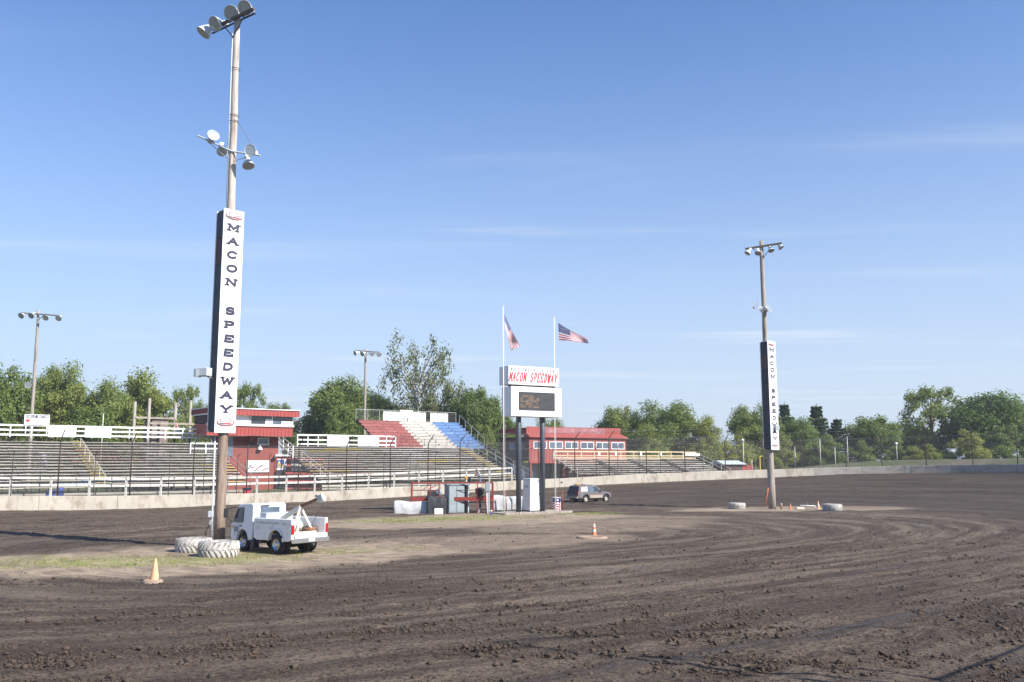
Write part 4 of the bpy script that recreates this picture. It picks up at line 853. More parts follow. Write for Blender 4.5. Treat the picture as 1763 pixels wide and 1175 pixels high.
# red two-storey building
frK = Frame(915, 1080, 10.5); frK.z = gzf(*frK.w(4, 0).xy)
kb = frK.root('red_office_building', 'faded red two-storey building with six white windows and a boxed parapet', 'building')
hk = frK.hit; x0, x1 = hk(911, 775)[0], hk(1078, 775)[0]; DK = 8.0
ze, zf_, zp = hk(990, 753)[1], hk(990, 794)[1], hk(990, 736)[1]
siding(kb, 'front_siding', x0, x1, 0, zf_, ze, M_RSID2, .45)
MB().bb(x0 + .03, x1 - .03, .06, DK, zf_ + .02, ze - .02).build('upper_wall', M_DBRN, kb)
mb = MB(); k = .48
mb.add([(x0 - .15, -.35, ze), (x1 + .15, -.35, ze), (x1 - .5, .45, ze + k), (x0 - .15, .45, ze + k), (x0 - .15, -.35, ze - .12), (x1 + .15, -.35, ze - .12), (x1 - .5, 1.2, ze + k), (x0 - .15, 1.2, ze + k), (x0 - .15, 1.2, ze - .12), (x1 + .15, 1.2, ze - .12), (x1 + .15, 1.2, ze)], [(0, 1, 2, 3), (4, 5, 1, 0), (3, 2, 6, 7), (1, 5, 9, 10), (1, 10, 6, 2), (0, 3, 7, 8, 4), (4, 8, 9, 5), (7, 6, 10, 9, 8)]); mb.build('mansard_roof', M_RSID2, kb)
siding(kb, 'parapet', x0 - .1, x1 - .55, .5, ze + k + .002, zp, M_RSID2, .45)
MB().bb(x0 - .1, x1 - .55, .56, DK, ze + k + .003, zp - .15).build('parapet_back', M_RBRK, kb)
a0, a1 = hk(934, 742)[0], hk(1045, 742)[0]; q0, q1 = hk(990, 747, .5)[1], hk(990, 738, .5)[1]
MB().bb(a0, a1, .42, .46, q0, q1).build('faded_banner', M_FADE, kb)
for p0, p1 in ((918, 941), (945, 968.5), (972, 995), (999, 1022), (1025.5, 1048), (1052, 1074.5)): window(kb, hk(p0, 767)[0], hk(p1, 767)[0], -.03, hk(990, 773.5)[1], hk(990, 761)[1], 2, .09, M_WHITE, M_GLASS2)
MB().bb(x0, x1, -.05, .3, zf_ - .3, zf_ - .002).build('floor_beam', M_RSID, kb)
for px in (914, 971): a = hk(px, 805)[0]; MB().bb(a - .1, a + .1, .0, .25, -.3, zf_ - .3).build('porch_post', M_RSID, kb)
MB().bb(x0 + .2, x1, 2.6, DK, -.3, zf_ - .31).build('lower_wall', M_LGREY, kb)
MB().bb(hk(968, 810, 2)[0], x1 + .1, .4, 2.55, -.3, zf_ - .32).build('dark_side_bay', M_DBRN, kb)
window(kb, hk(935, 805, 2.6)[0], hk(950, 805, 2.6)[0], 2.57, .1, 2.4, 1, .08, M_LGREY, M_GLASS2)
for i in range(2): MB().bb(x0 - .09, x0 - .005, 1.5 + i * 2.2, 3.0 + i * 2.2, zf_ + .7, zf_ + 2.3).build('side_window', M_GLASS2, kb)
for j in range(6): plank('outside_stair_tread', kb, (x0 - 1.1, 1 + j * .8, .3 + j * .45), (x0 - .1, 1 + j * .8, .3 + j * .45), .3, .05, M_DKST)
# far low shed at the end of the right grandstand
q = Frame(1250, 1300, 9.0); q.z = gzf(*q.w(0, 0).xy)
sh = q.root('low_shed', 'long low dark red shed with grey roof beyond the small grandstand', 'building')
x0, x1, xm = q.hit(1247, 803)[0], q.hit(1297, 803)[0], q.hit(1278, 803)[0]; z1 = q.hit(1270, 800)[1]
MB().bb(x0, xm, 0, 4, -.5, z1).build('wall', M_DBRN, sh); MB().bb(xm + .003, x1, 0, 4, -.5, z1 - .1).build('end_wall', M_RSID, sh)
MB().add([(x0 - .2, -.3, z1 + .003), (x1 - 1, -.3, z1 + .003), (x1 - 1.3, 2, z1 + .55), (x0 - .2, 2, z1 + .55), (x0 - .2, 4.3, z1 + .003), (x1 - 1, 4.3, z1 + .003)], [(0, 1, 2, 3), (3, 2, 5, 4), (0, 3, 4), (1, 5, 2), (0, 4, 5, 1)]).build('roof', M_LGREY, sh)
# timber viewing deck behind the left grandstand
frD = Frame(230, 345, 22.0); frD.z = gzf(*frD.w(3, 0).xy)
dk = frD.root('timber_deck', 'unfinished timber deck of tall grey posts and rails behind the left grandstand', 'deck')
hd = frD.hit
for px, py, o in ((258, 686, 0), (329, 690, 0), (233, 692, 3.2), (303, 694, 3.2)):
    a, z = hd(px, py, o); MB().tube([(a, o, -.2), (a, o, z)], [.19, .16], 8).build('post', M_POLEG, dk)
for (pa, pb, py, o) in ((233, 303, 719, 3.0), (258, 345, 729, -.2), (233, 303, 735, 3.0), (258, 330, 744, -.2)):
    a, z = hd(pa, py, o); b, z2 = hd(pb, py + 2, o); plank('beam', dk, (a, o, z), (b, o, z2), .08, .22, M_POLEG)
a0, z0_ = hd(255, 742, 0); a1 = hd(345, 742, 0)[0]
for i in range(12): plank('deck_board', dk, (a0, .1 + i * .26, z0_ - .5), (a1, .1 + i * .26, z0_ - .5), .24, .05, M_POLEG)
frS = Frame(230, 345, 28.0); frS.z = gzf(*frS.w(3, 0).xy)
hs_ = empty('grey_shed', frS.w(frS.hit(275, 730)[0], 0, 0), frS.rz, 'small weathered grey board shed behind the timber deck posts', 'shed')
c0 = frS.hit(275, 730)[0]; w0 = frS.hit(262, 730)[0] - c0; w1 = frS.hit(290, 730)[0] - c0; zt = frS.hit(275, 722.5)[1]
M_SHED = pm('weathered_shed_boards', (0.24, 0.19, 0.165), 0.2, 2, 0.9, stretch=(3, 3, .5))
for i in range(8): w_ = (w1 - w0) / 8; MB().bb(w0 + i * w_ + .01, w0 + (i + 1) * w_ - .01, 0, .05, 0, zt).build('board', M_SHED, hs_)
MB().bb(w0 + .02, w1 - .02, .06, 3, 0, zt - .02).build('wall', M_SHED, hs_); MB().bb(w0 - .2, w1 + .2, -.2, 3.2, zt + .003, zt + .12).build('roof', M_DKST, hs_)

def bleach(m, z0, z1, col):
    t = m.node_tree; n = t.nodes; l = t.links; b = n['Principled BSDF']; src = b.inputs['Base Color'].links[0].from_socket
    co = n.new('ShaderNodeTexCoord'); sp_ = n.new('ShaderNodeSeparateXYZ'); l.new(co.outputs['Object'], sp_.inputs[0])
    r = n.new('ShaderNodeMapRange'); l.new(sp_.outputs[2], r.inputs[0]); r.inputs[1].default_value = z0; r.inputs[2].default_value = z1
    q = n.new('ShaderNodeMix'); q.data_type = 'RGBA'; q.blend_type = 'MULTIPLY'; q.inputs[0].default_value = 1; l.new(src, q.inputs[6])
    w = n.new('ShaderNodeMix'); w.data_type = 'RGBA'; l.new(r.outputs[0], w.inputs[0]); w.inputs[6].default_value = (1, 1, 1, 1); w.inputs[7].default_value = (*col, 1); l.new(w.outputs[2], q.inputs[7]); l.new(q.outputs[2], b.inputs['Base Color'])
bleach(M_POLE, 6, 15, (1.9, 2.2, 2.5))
# ================================================================== LIGHT POLES
def floodlight(root, pos, aim, size=0.72, up=0.0):
    """bell reflector with glass, ballast housing and bracket; pos is the middle of the reflector, root-local"""
    M = z_to(aim); s = size; p = Vector(pos)
    m = MB().lathe([(.10 * s, -.52 * s), (.16 * s, -.50 * s), (.22 * s, -.34 * s), (.36 * s, -.12 * s), (.46 * s, .10 * s), (.50 * s, .26 * s), (.515 * s, .27 * s), (.50 * s, .285 * s), (.47 * s, .27 * s), (.34 * s, -.05 * s)], 20, p, M)
    f = m.build('floodlight', M_LGREY, root)
    MB().lathe([(.0, .245 * s), (.25 * s, .25 * s), (.485 * s, .24 * s)], 20, p, M).build('glass', M_LENS, f)
    b = p + M @ Vector((0, 0, -.66 * s)); MB().box(b, (.34 * s, .30 * s, .36 * s), 0, 0, M).build('ballast_box', M_WHITE, f, bevel=.03 * s)
    return f
def pole(name, base, top, r0, r1, mat, label, cat='light pole', group='wooden light poles'):
    root = empty(name, base, 0, label, cat, group); base, top = Vector(base), Vector(top); d = top - base
    n = 14; pts = [d * (i / n) + Vector((random.uniform(-.015, .015), random.uniform(-.015, .015), -0.3 if i == 0 else 0)) for i in range(n + 1)]
    MB().tube(pts, [r0 + (r1 - r0) * i / n for i in range(n + 1)], 16).build('pole', mat, root)
    return root, base, d
def sign_column(root, c0, zb, zt, phi, W, D, floods=True):
    """tall boxed vertical sign on a pole; c0 = pole axis at the sign (root-local), phi = turn of the face"""
    ux = Vector((math.cos(phi), math.sin(phi), 0)); nr = Vector((math.sin(phi), -math.cos(phi), 0)); uz = Vector((0, 0, 1)); H = zt - zb; M = Matrix((ux, -nr, uz)).transposed()
    c = Vector(c0)
    fc = c + nr * (D / 2)
    face = MB().box(fc + uz * ((zb + zt) / 2), (W, .05, H), 0, 0, M).build('sign_face', M_SIGNW, root)
    for sgn in (-1, 1):
        for i in range(8):
            zz = zb + .12 + (H - .2) * i / 8
            MB().box(c + ux * (sgn * (W / 2 - .05)) - nr * .03 + uz * (zz + (H - .2) / 16), (.04, D - .1, (H - .2) / 8 - .03), 0, 0, M).build('side_panel', pm('dark_brown_patch', (.09, .05, .05), .1, 2, .6) if (i == 6 and sgn < 0) else M_NAVY, root)
    MB().box(c - nr * (D / 2) + uz * ((zb + zt) / 2), (W, .05, H - .1), 0, 0, M).build('back_face', M_SIGNW, root)
    MB().box(c + uz * (zb + .06) - nr * .03, (W - .2, D - .1, .05), 0, 0, M).build('bottom_frame', M_DKST, root)
    MB().box(c + uz * (zt - .05) - nr * .03, (W - .2, D - .1, .05), 0, 0, M).build('top_frame', M_GALV, root)
    for i in (1, 2, 3, 4): MB().box(fc + nr * .0255 + uz * (zb + H * i / 5), (W * .995, .004, .018), 0, 0, M).build('seam', M_LGREY, face)
    for i in range(6):
        for q_ in (-1, 1): MB().lathe([(.022, 0), (.018, .012), (0, .014)], 8, fc + nr * .0255 + ux * (q_ * W * .46) + uz * (zb + H * (.04 + .184 * i)), z_to(nr)).build('bolt', M_GALV, face)
    o = fc + nr * .032; rows = [c_ for c_ in 'MACON SPEEDWAY']
    step = H * .0622; z = zt - H * .083
    for ch in rows:
        if ch != ' ': mb = MB(); glyph(mb, ch, o + uz * z, ux, uz, nr, W * .54, H * .037, H * .0105, 0.10); mb.build('letter', M_LNAVY, face)
        z -= step if ch != ' ' else step * 1.08
    for zz in (zt - H * .030, zb + H * .045):
        E = lambda w, h: Matrix((ux * w, uz * h, nr)).transposed()
        q = o + uz * zz
        MB().lathe([(1, -.004), (1, .002), (.0, .002)], 24, q, E(W * .43, H * .0175)).build('emblem_ring', M_RED, face)
        MB().lathe([(1, .0), (1, .006), (.0, .006)], 24, q, E(W * .38, H * .0135)).build('emblem_field', M_SIGNW, face)
        mb = MB(); word(mb, 'MACON', q + uz * H * .004 + nr * .008, ux, uz, nr, W * .09, H * .008, H * .0022, W * .115, 0.2); mb.box(q - uz * H * .005 + nr * .009, (W * .5, .006, H * .004), 0, 0, M); mb.build('emblem_lettering', M_LNAVY, face)
        MB().box(q - uz * H * .0045 + ux * W * .1 + nr * .0135, (W * .3, .006, H * .005), 0, 0, M).build('emblem_stripe', M_RED, face)

# near pole, left
b = G(377, 944); t = P(409, 24, b.y + .1)
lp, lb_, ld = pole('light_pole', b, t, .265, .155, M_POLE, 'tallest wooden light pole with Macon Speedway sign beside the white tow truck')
def onp(py, base, d, px=None):   # point on a pole's axis (root-local) seen at image row py
    lo, hi = 0.0, 1.0
    for _ in range(40):
        m = (lo + hi) / 2; w = base + d * m; yc = ((w.z - CAMH) * CP - w.y * SP) / (w.y * CP + (w.z - CAMH) * SP)
        if CH / 2 - yc * FPX > py: lo = m
        else: hi = m
    return d * lo
sB, sT = onp(746, lb_, ld), onp(365.5, lb_, ld)
sign_column(lp, Vector(((sB.x + sT.x) / 2, (sB.y + sT.y) / 2, 0)) + Vector((-.02, -.1, 0)), sB.z, sT.z, R(46), 1.12, .72)
ap = onp(36, lb_, ld); ad = Vector((.80, -.60, 0)); side = Vector((-.6, -.8, 0))
plank('crossarm', lp, ap + side * .26 - ad * 1.25, ap + side * .26 + ad * 1.75, .13, .15, M_DWOOD)
rod('lamp_bar', lp, ap + side * -.24 - ad * 2.55 + Vector((0, 0, .15)), ap - side * .24 + ad * 1.2 + Vector((0, 0, .15)), .05, M_DKST)
for e_ in (-1.0, .95): rod('arm_brace', lp, ap + side * .22 + Vector((0, 0, -1.0)), ap + side * .2 + ad * e_, .03, M_DKST)
for px, py, aim in ((354, 53, (-.55, -.25, -.85)), (374, 41, (-.5, -.75, -.45)), (401, 23, (-.25, -.9, -.35)), (424, 15, (-.2, -.9, -.35))):
    k = (px - 409) / 1550 * b.y * 1.25; w = P(px, py, b.y - .6 * (px - 400) / 25.0 * .75); floodlight(lp, w - lb_, aim, .80)
a2 = onp(263, lb_, ld)
for px, py, dy in ((341, 234, .4), (448, 268, -.3)):
    e_ = P(px, py, b.y + dy) - lb_; rod('light_arm', lp, a2 + Vector((0, -.2, 0)), e_, .045, M_LGREY); rod('arm_brace', lp, a2 + Vector((0, -.15, -.55)), a2 + (e_ - a2) * .8, .02, M_GALV)
for px, py, dy, aim in ((366, 236, .1, (.5, -.75, .25)), (383, 258, .5, (-.2, .9, -.3)), (433, 260, -.5, (-.15, -.95, -.12)), (427, 282, .3, (.25, -.3, -.9))): floodlight(lp, P(px, py, b.y + dy) - lb_, aim, .62)
q = P(352, 641, b.y - .7) - lb_     # square floodlight on the sign's left edge
fl = MB().box(q, (.62, .42, .42), R(-20)).build('square_floodlight', M_LGREY, lp, bevel=.04); MB().box(q + Vector((-.30, -.14, -.06)), (.12, .40, .40), R(-20)).build('glass', M_LENS, fl); rod('bracket', lp, q + Vector((.1, .1, -.2)), q + Vector((.55, .45, -.35)), .04, M_GALV)
cp = [onp(py, lb_, ld) + Vector((-.34, -.14, 0)) for py in (934, 880, 750)]; MB().tube(cp, .045, 8).build('conduit', M_LGREY, lp)
cp = [onp(py, lb_, ld) + Vector((-.19, -.12, 0)) for py in (365, 60)]; MB().tube(cp, .03, 6).build('conduit', M_LGREY, lp)
q = onp(885, lb_, ld) + Vector((-.38, -.24, 0)); MB().box(q, (.24, .16, .30)).build('switch_box', M_LGREY, lp, bevel=.02); MB().box(q + Vector((.02, 0, -.42)), (.15, .13, .22)).build('switch_box', M_GALV, lp, bevel=.02)
MB().tube([q + Vector((-.05, 0, -.5)), q + Vector((-.22, .0, -.9)), q + Vector((-.12, 0, -1.35))], .025, 6).build('loose_cable', M_BLACK, lp)
for py in (200, 210, 120): w = onp(py, lb_, ld); MB().lathe([(.24, -.02), (.25, 0), (.24, .02)], 16, w).build('band', M_DKST, lp)
for px, py, q_ in ((392, 250, 190), (441, 262, 200)): rod('guy_wire', lp, onp(q_, lb_, ld), P(px, py, b.y) - lb_, .012, M_CABLE)

# far pole, right
b = G(1330, 876.5); t = P(1310.5, 415, b.y)
rp, rb_, rd = pole('light_pole', b, t, .33, .17, M_POLEG, 'wooden light pole with Macon Speedway sign standing alone on the right of the infield')
sB, sT = onp(775, rb_, rd), onp(588.5, rb_, rd)
sign_column(rp, Vector(((sB.x + sT.x) / 2, (sB.y + sT.y) / 2, 0)) + Vector((.12, -.12, 0)), sB.z, sT.z, R(38), 1.15, .80)
ap = onp(424, rb_, rd); e0, e1 = P(1283, 429, b.y + .3) - rb_, P(1346, 419, b.y - .8) - rb_
plank('crossarm', rp, e0, e1, .13, .16, M_DWOOD)
for e_ in (e0, e1): rod('arm_brace', rp, ap + Vector((0, -.15, -1.3)), ap + (e_ - ap) * .55, .03, M_DKST)
for px, py, aim in ((1288, 434.5, (-.5, -.2, -.75)), (1305, 434.5, (-.2, -.5, -.8)), (1327, 430, (.2, -.4, -.8)), (1343.5, 425, (.5, -.3, -.75))): floodlight(rp, P(px, py, b.y - .3) - rb_, aim, .58)
a2 = onp(530, rb_, rd)
for px, py, aim in ((1301, 527, (.1, -.75, .15)), (1324, 533, (.2, -.7, .1)), (1312, 533, (-.5, .5, -.3))): w = P(px, py, b.y - .4) - rb_; floodlight(rp, w, aim, .58); rod('light_arm', rp, a2, w, .04, M_LGREY)
MB().tube([onp(870, rb_, rd) + Vector((-.75, -.2, -.1)), onp(850, rb_, rd) + Vector((-.45, -.2, 0)), onp(845, rb_, rd) + Vector((-.33, -.1, .3))], .05, 8).build('orange_conduit', M_ORANGE2, rp)
q = P(1338, 737, b.y - .6) - rb_; MB().box(q, (.35, .3, .4)).build('side_floodlight', M_LGREY, rp, bevel=.03)
# two poles behind the stands
def back_pole(px, pytop, Y, lamps, label, low=None):
    t = P(px, pytop, Y); base = Vector((t.x + .15, Y, gzf(t.x, Y))); r_, b_, d_ = pole('light_pole', base, t, .24, .14, M_POLEG, label)
    ys = sum(l[1] for l in lamps) / len(lamps); xs = [l[0] for l in lamps]; lo_, hi_ = min(xs) - 2, max(xs) + 2; a_ = onp(ys - 5, b_, d_)
    plank('crossarm', r_, P(lo_, lamps[0][1] - 4, Y - .25) - b_, P(hi_, lamps[-1][1] - 4, Y - .25) - b_, .12, .14, M_DWOOD)
    rod('arm_brace', r_, a_ + Vector((0, -.1, -.9)), a_ + Vector((.9, -.2, -.05)), .03, M_DKST)
    for x, y, aim in lamps: floodlight(r_, P(x, y, Y - .5) - b_, aim, .72)
    for l in low or []: floodlight(r_, P(l[0], l[1], Y - .3) - b_, l[2], .7)
back_pole(66.5, 533, 104, [(38, 543, (-.15, -.85, -.5)), (55, 543, (-.05, -.85, -.5)), (79, 547, (.1, -.85, -.5)), (101, 548, (.2, -.85, -.5))], 'wooden light pole with four lamps behind the left grandstand', [(49, 663, (.3, -.9, -.2))])
back_pole(629.5, 601, 128, [(613, 608, (-.7, -.6, -.3)), (625, 609, (-.5, -.7, -.4)), (640, 610, (.6, -.6, -.4)), (652, 611, (.7, -.5, -.45))], 'wooden light pole with four lamps behind the middle grandstand')

# ================================================================== SCOREBOARD AND FLAGS
class PFrame(Frame):
    def __init__(s, org, rz): s.o = Vector((org[0], org[1])); s.z = org[2]; s.rz = rz; s.u = Vector((math.cos(rz), math.sin(rz))); s.n = Vector((-s.u.y, s.u.x))
sb0 = G(893, 884.5); fs_ = PFrame(sb0, math.atan2(.50, .866)); hsb = fs_.hit
sbr = fs_.root('scoreboard', 'white box scoreboard reading Macon Speedway raised on two dark steel columns', 'scoreboard')
xc2 = hsb(934, 800)[0]; zc_ = hsb(905, 719)[1] + .4
for x in (0, xc2): MB().tube([(x, 0, -.3), (x, 0, zc_ + 3.4)], .215, 20).build('column', M_GREY if False else pm('dark_steel_column', (0.065, 0.075, 0.095), .12, 2, .45), sbr)
DB = .78
x0, x1 = hsb(875.5, 645, -DB)[0], hsb(962.5, 655, -DB)[0]; zt, zb = hsb(875.5, 629.5, -DB)[1], hsb(875.5, 661.5, -DB)[1]
up = MB().bb(x0, x1, -DB, DB, zb, zt).build('upper_sign_box', M_SIGNW, sbr, bevel=.03)
cx = (x0 + x1) / 2; hh = zt - zb
for i, ch in enumerate('MACON SPEEDWAY'):
    if ch != ' ': mb = MB(); glyph(mb, ch, (cx - .05 + (i - 6.5) * .335, -DB - .012, zb + hh * .42), (1, 0, 0), (0, 0, 1), (0, -1, 0), .25, hh * .52, .088, .18, True); mb.build('letter', M_RED, up)
mb = MB(); word(mb, 'WELCOME RACE FANS', (cx, -DB - .012, zb + hh * .82), (1, 0, 0), (0, 0, 1), (0, -1, 0), .17, hh * .18, .045, .27); mb.build('worn_lettering', pm('worn_grey_lettering', (.22, .24, .29), .2, 3, .6), up)
y0_, y1_ = hsb(880, 690, -DB)[0], hsb(967, 690, -DB)[0]; wt2, wb2 = hsb(880, 665, -DB)[1], hsb(880, 716.5, -DB)[1]
lo_ = MB().bb(y0_, y1_, -DB, DB, wb2, wt2).build('lower_sign_box', M_SIGNW, sbr, bevel=.03)
for x in (y0_ + .5, y1_ - .5): MB().bb(x - .15, x + .15, -.3, .3, wt2 - .02, zb + .02).build('spacer', M_DKST, sbr)
s0, s1 = hsb(893.5, 690, -DB)[0], hsb(955, 690, -DB)[0]; sz1, sz0 = hsb(893.5, 674.5, -DB)[1], hsb(893.5, 706, -DB)[1]
scr = MB().bb(s0, s1, -DB - .03, -DB + .02, sz0, sz1).build('message_panel', M_BLACK, sbr)
ns = 16
for i in range(ns):
    z = sz0 + (sz1 - sz0) * (i + .5) / ns; plank('lamp_strip', sbr, (s0 + .03, -DB - .05, z), (s1 - .03, -DB - .05, z), .06, (sz1 - sz0) / ns * .38, pm('panel_slat_grey', (.13, .135, .14), .1, 3, .7))
mb = MB(); GLY = {}
txt = [(0.0, 11, 'SPR'), (0.05, 5.5, 'WARM')]
for i in range(2, 13):
    z = sz0 + (sz1 - sz0) * (i + .5) / ns; a = s0 + .08
    while a < s0 + (s1 - s0) * .52:
        if vnoise(np.array(a * 4.1), np.array(i * .71)) > -.06: mb.bb(a, a + .09, -DB - .10, -DB - .082, z - .022, z + .022)
        a += .13
mb.build('lit_dots', pm('unlit_orange_bulbs', (0.40, 0.285, 0.20), .2, 9, .5), scr)
# flags
def flag(px, pytop, base, corners, label, flip=False):
    t = P(px, pytop, base.y); fr = empty('flagpole', base, 0, label[0], 'flagpole', 'flagpoles at the scoreboard'); d = t - Vector(base)
    MB().tube([(0, 0, -.2), d * .5, d], [.042, .034, .024], 10).build('pole', M_WHITE, fr); MB().lathe([(.0, -.06), (.06, 0), (0, .06)], 10, d).build('finial', M_YELL, fr)
    rod('halyard', fr, d + Vector((.09, 0, -.1)), (Vector((.12, -.02, 1.0))), .006, M_OLDW)
    TL, BL, TR, BR = [P(x, y, base.y + dy) for x, y, dy in corners]; U, V = 52, 39; mb = MB(); vs = []; org = (TL + BL) / 2
    for j in range(V + 1):
        for i in range(U + 1):
            a, c = i / U, j / V; p = TL.lerp(TR, a).lerp(BL.lerp(BR, a), c)
            w = math.sin(a * 9.5 + c * 1.6) * .13 * a + math.sin(a * 5 - c * 2.5) * .10 * a
            p = p + Vector((w * .25, w, -.10 * math.sin(math.pi * a) * (1 - c) + .06 * math.sin(math.pi * a) * c)); vs.append(p - org)
    fs = []; mi = []
    for j in range(V):
        for i in range(U):
            fs.append((j * (U + 1) + i, j * (U + 1) + i + 1, (j + 1) * (U + 1) + i + 1, (j + 1) * (U + 1) + i))
            if i < 21 and j < 21: mi.append(0 if (i % 4 == 1 and j % 4 == 1) or (i % 4 == 3 and j % 4 == 3) else 2)
            else: mi.append(1 if (j // 3) % 2 == 0 else 0)
    mb.v = vs; mb.f = fs; mb.m = mi; mb.sm = [True] * len(fs)
    o = mb.build('flag', [M_FWHITE, M_FRED, M_FBLUE], None, fix=False); o.location = org; tag(o, label[1], 'flag', 'flags over the scoreboard')
bl = fs_.w(*(hsb(868, 800, -1.5)[0], -1.5), 0); flag(866, 527, Vector((bl.x, bl.y, gzf(bl.x, bl.y))), [(868, 540, 0), (870, 566, 0), (896, 598, .5), (880, 604, .6)], ('left of the two white flagpoles at the scoreboard', 'stars and stripes flag drooping from the left flagpole'))
br_ = fs_.w(*(hsb(955.5, 800, 1.2)[0], 1.2), 0); flag(954, 546, Vector((br_.x, br_.y, gzf(br_.x, br_.y))), [(961, 556, 0), (962.5, 586, 0), (1011, 583, -.6), (1014, 592, -.9)], ('right of the two white flagpoles, behind the scoreboard', 'stars and stripes flag flying out from the right flagpole'))
# concrete pad with kerb
p0 = fs_; pad = MB(); kx0, kx1 = hsb(862, 884, -.4)[0], hsb(978, 884, -.4)[0]
pd = empty('concrete_pad', fs_.w(1, 0, 0), fs_.rz, 'pale concrete pad under the scoreboard columns', 'slab')
MB().bb(kx0 - 1, kx1 - 1, -.9, 2.2, -.15, .10).build('slab', M_DIRTPAD, pd, bevel=.02)
for i in range(5): w_ = (kx1 - kx0) / 5; MB().bb(kx0 - 1 + w_ * i + .02, kx0 - 1 + w_ * (i + 1) - .02, -1.15, -.92, -.15, .17).build('kerb_timber', M_POLEG, pd, bevel=.02)
# portable toilet: tall tapering white cabinet
c = fs_.w(hsb(921, 880, .4)[0], .75, .10)
pt = empty('portable_toilet', c, fs_.rz, 'white portable toilet cabinet standing between the scoreboard columns', 'toilet')
hT, w0, w1 = (884 - 829) / 1550 * c.y, .68, .58
def taper(x, y, z): k = w0 + (w1 - w0) * z / hT; return (x * k, y * k, z)
mb = MB(); mb.add([taper(x, y, z) for z in (.08, hT - .12) for x, y in ((-1, -1), (1, -1), (1, 1), (-1, 1))], [(3, 2, 1, 0), (4, 5, 6, 7), (0, 1, 5, 4), (1, 2, 6, 5), (2, 3, 7, 6), (3, 0, 4, 7)]); mb.build('cabin', M_TRUCK, pt, bevel=.04)
MB().bb(-w0 - .06, w0 + .06, -w0 - .06, w0 + .06, 0, .078).build('skid_base', M_DKST, pt); MB().bb(-w1 - .05, w1 + .05, -w1 - .05, w1 + .05, hT - .118, hT).build('roof_cap', M_TRUCK, pt, bevel=.05)
MB().add([taper(x, -1.03, z) for x, z in ((-.62, .2), (.62, .2), (.62, hT - .3), (-.62, hT - .3))] + [taper(x, -1.0, z) for x, z in ((-.62, .2), (.62, .2), (.62, hT - .3), (-.62, hT - .3))], [(0, 1, 2, 3), (7, 6, 5, 4), (0, 4, 5, 1), (1, 5, 6, 2), (2, 6, 7, 3), (3, 7, 4, 0)]).build('door', M_TRUCK, pt)
MB().box((.25, -w0 * .98 + .0, hT * .52), (.09, .06, .13)).build('latch', M_DKST, pt)
MB().bb(-w1 * 1.06, -w1 * 1.02, -.25, .3, hT - .75, hT - .55).build('vent', M_LGREY, pt)
# barrel painted as a flag
q = G(958, 879.5); bh = (879.5 - 857.5) / 1550 * q.y; br = 7.2 / 1550 * q.y
bar = empty('painted_barrel', q, 0, 'steel barrel painted with blue band, stars and red white stripes', 'barrel'); mb = MB(); nA, nZ = 40, 30
vs = [(br * (1 + .02 * (k in (10, 20))) * math.cos(2 * math.pi * i / nA), br * math.sin(2 * math.pi * i / nA), bh * k / nZ) for k in range(nZ + 1) for i in range(nA)]; mb.v = vs
for k in range(nZ):
    for i in range(nA):
        mb.f.append((k * nA + i, k * nA + (i + 1) % nA, (k + 1) * nA + (i + 1) % nA, (k + 1) * nA + i)); mb.sm.append(True)
        if k >= nZ - 1: mb.m.append(0)
        elif k > 19: mb.m.append(0 if ((i % 9 in (3, 4, 5)) and k in (23, 24, 25)) else 2)
        else: mb.m.append(1 if ((k * 1.0 + 2.5 * math.sin(i * .35)) // 2.7) % 2 == 0 else 0)
mb.build('shell', [M_FWHITE, M_FRED, M_FBLUE], bar, fix=False); MB().lathe([(0, -.03), (br * .97, -.03), (br * 1.02, 0), (br * 1.02, .02), (br * .96, .02)], 30, (0, 0, bh)).build('lid_rim', M_WHITE, bar)
# red marker stakes
for px, p0_, p1_, lab in ((969.5, 880, 846, 'red marker stake right of the painted barrel'), (872, 879, 846, 'thin red marker stake left of the scoreboard column'), (838, 886, 853, 'red leaning stake at the front right of the red frame'), (788, 880, 852, 'short red stake leaning on the grey cabinet')):
    q = G(px, p0_); t = P(px - 1.5, p1_, q.y) - q; r_ = empty('marker_stake', q, 0, lab, 'stake', 'red marker stakes')
    MB().tube([(0, 0, -.2), t], .045, 8).build('stake', M_SCAFR, r_)
q = G(845.5, 888); r_ = empty('hydrant_pipe', q, 0, 'short white and blue standpipe in the grass by the scoreboard pad', 'pipe'); MB().tube([(0, 0, -.1), (0, 0, .32)], .06, 10).build('pipe', M_BLUE, r_); MB().tube([(0, 0, .321), (0, 0, .42)], .09, 10).build('cap', M_WHITE, r_)
q = G(853, 883); r_ = empty('valve_lid', q, 0, 'black round lid lying beside the scoreboard pad', 'lid'); MB().lathe([(0, .1), (.5, .1), (.56, .05), (.56, -.03)], 18, (0, 0, .0)).build('lid', M_BLACK, r_)

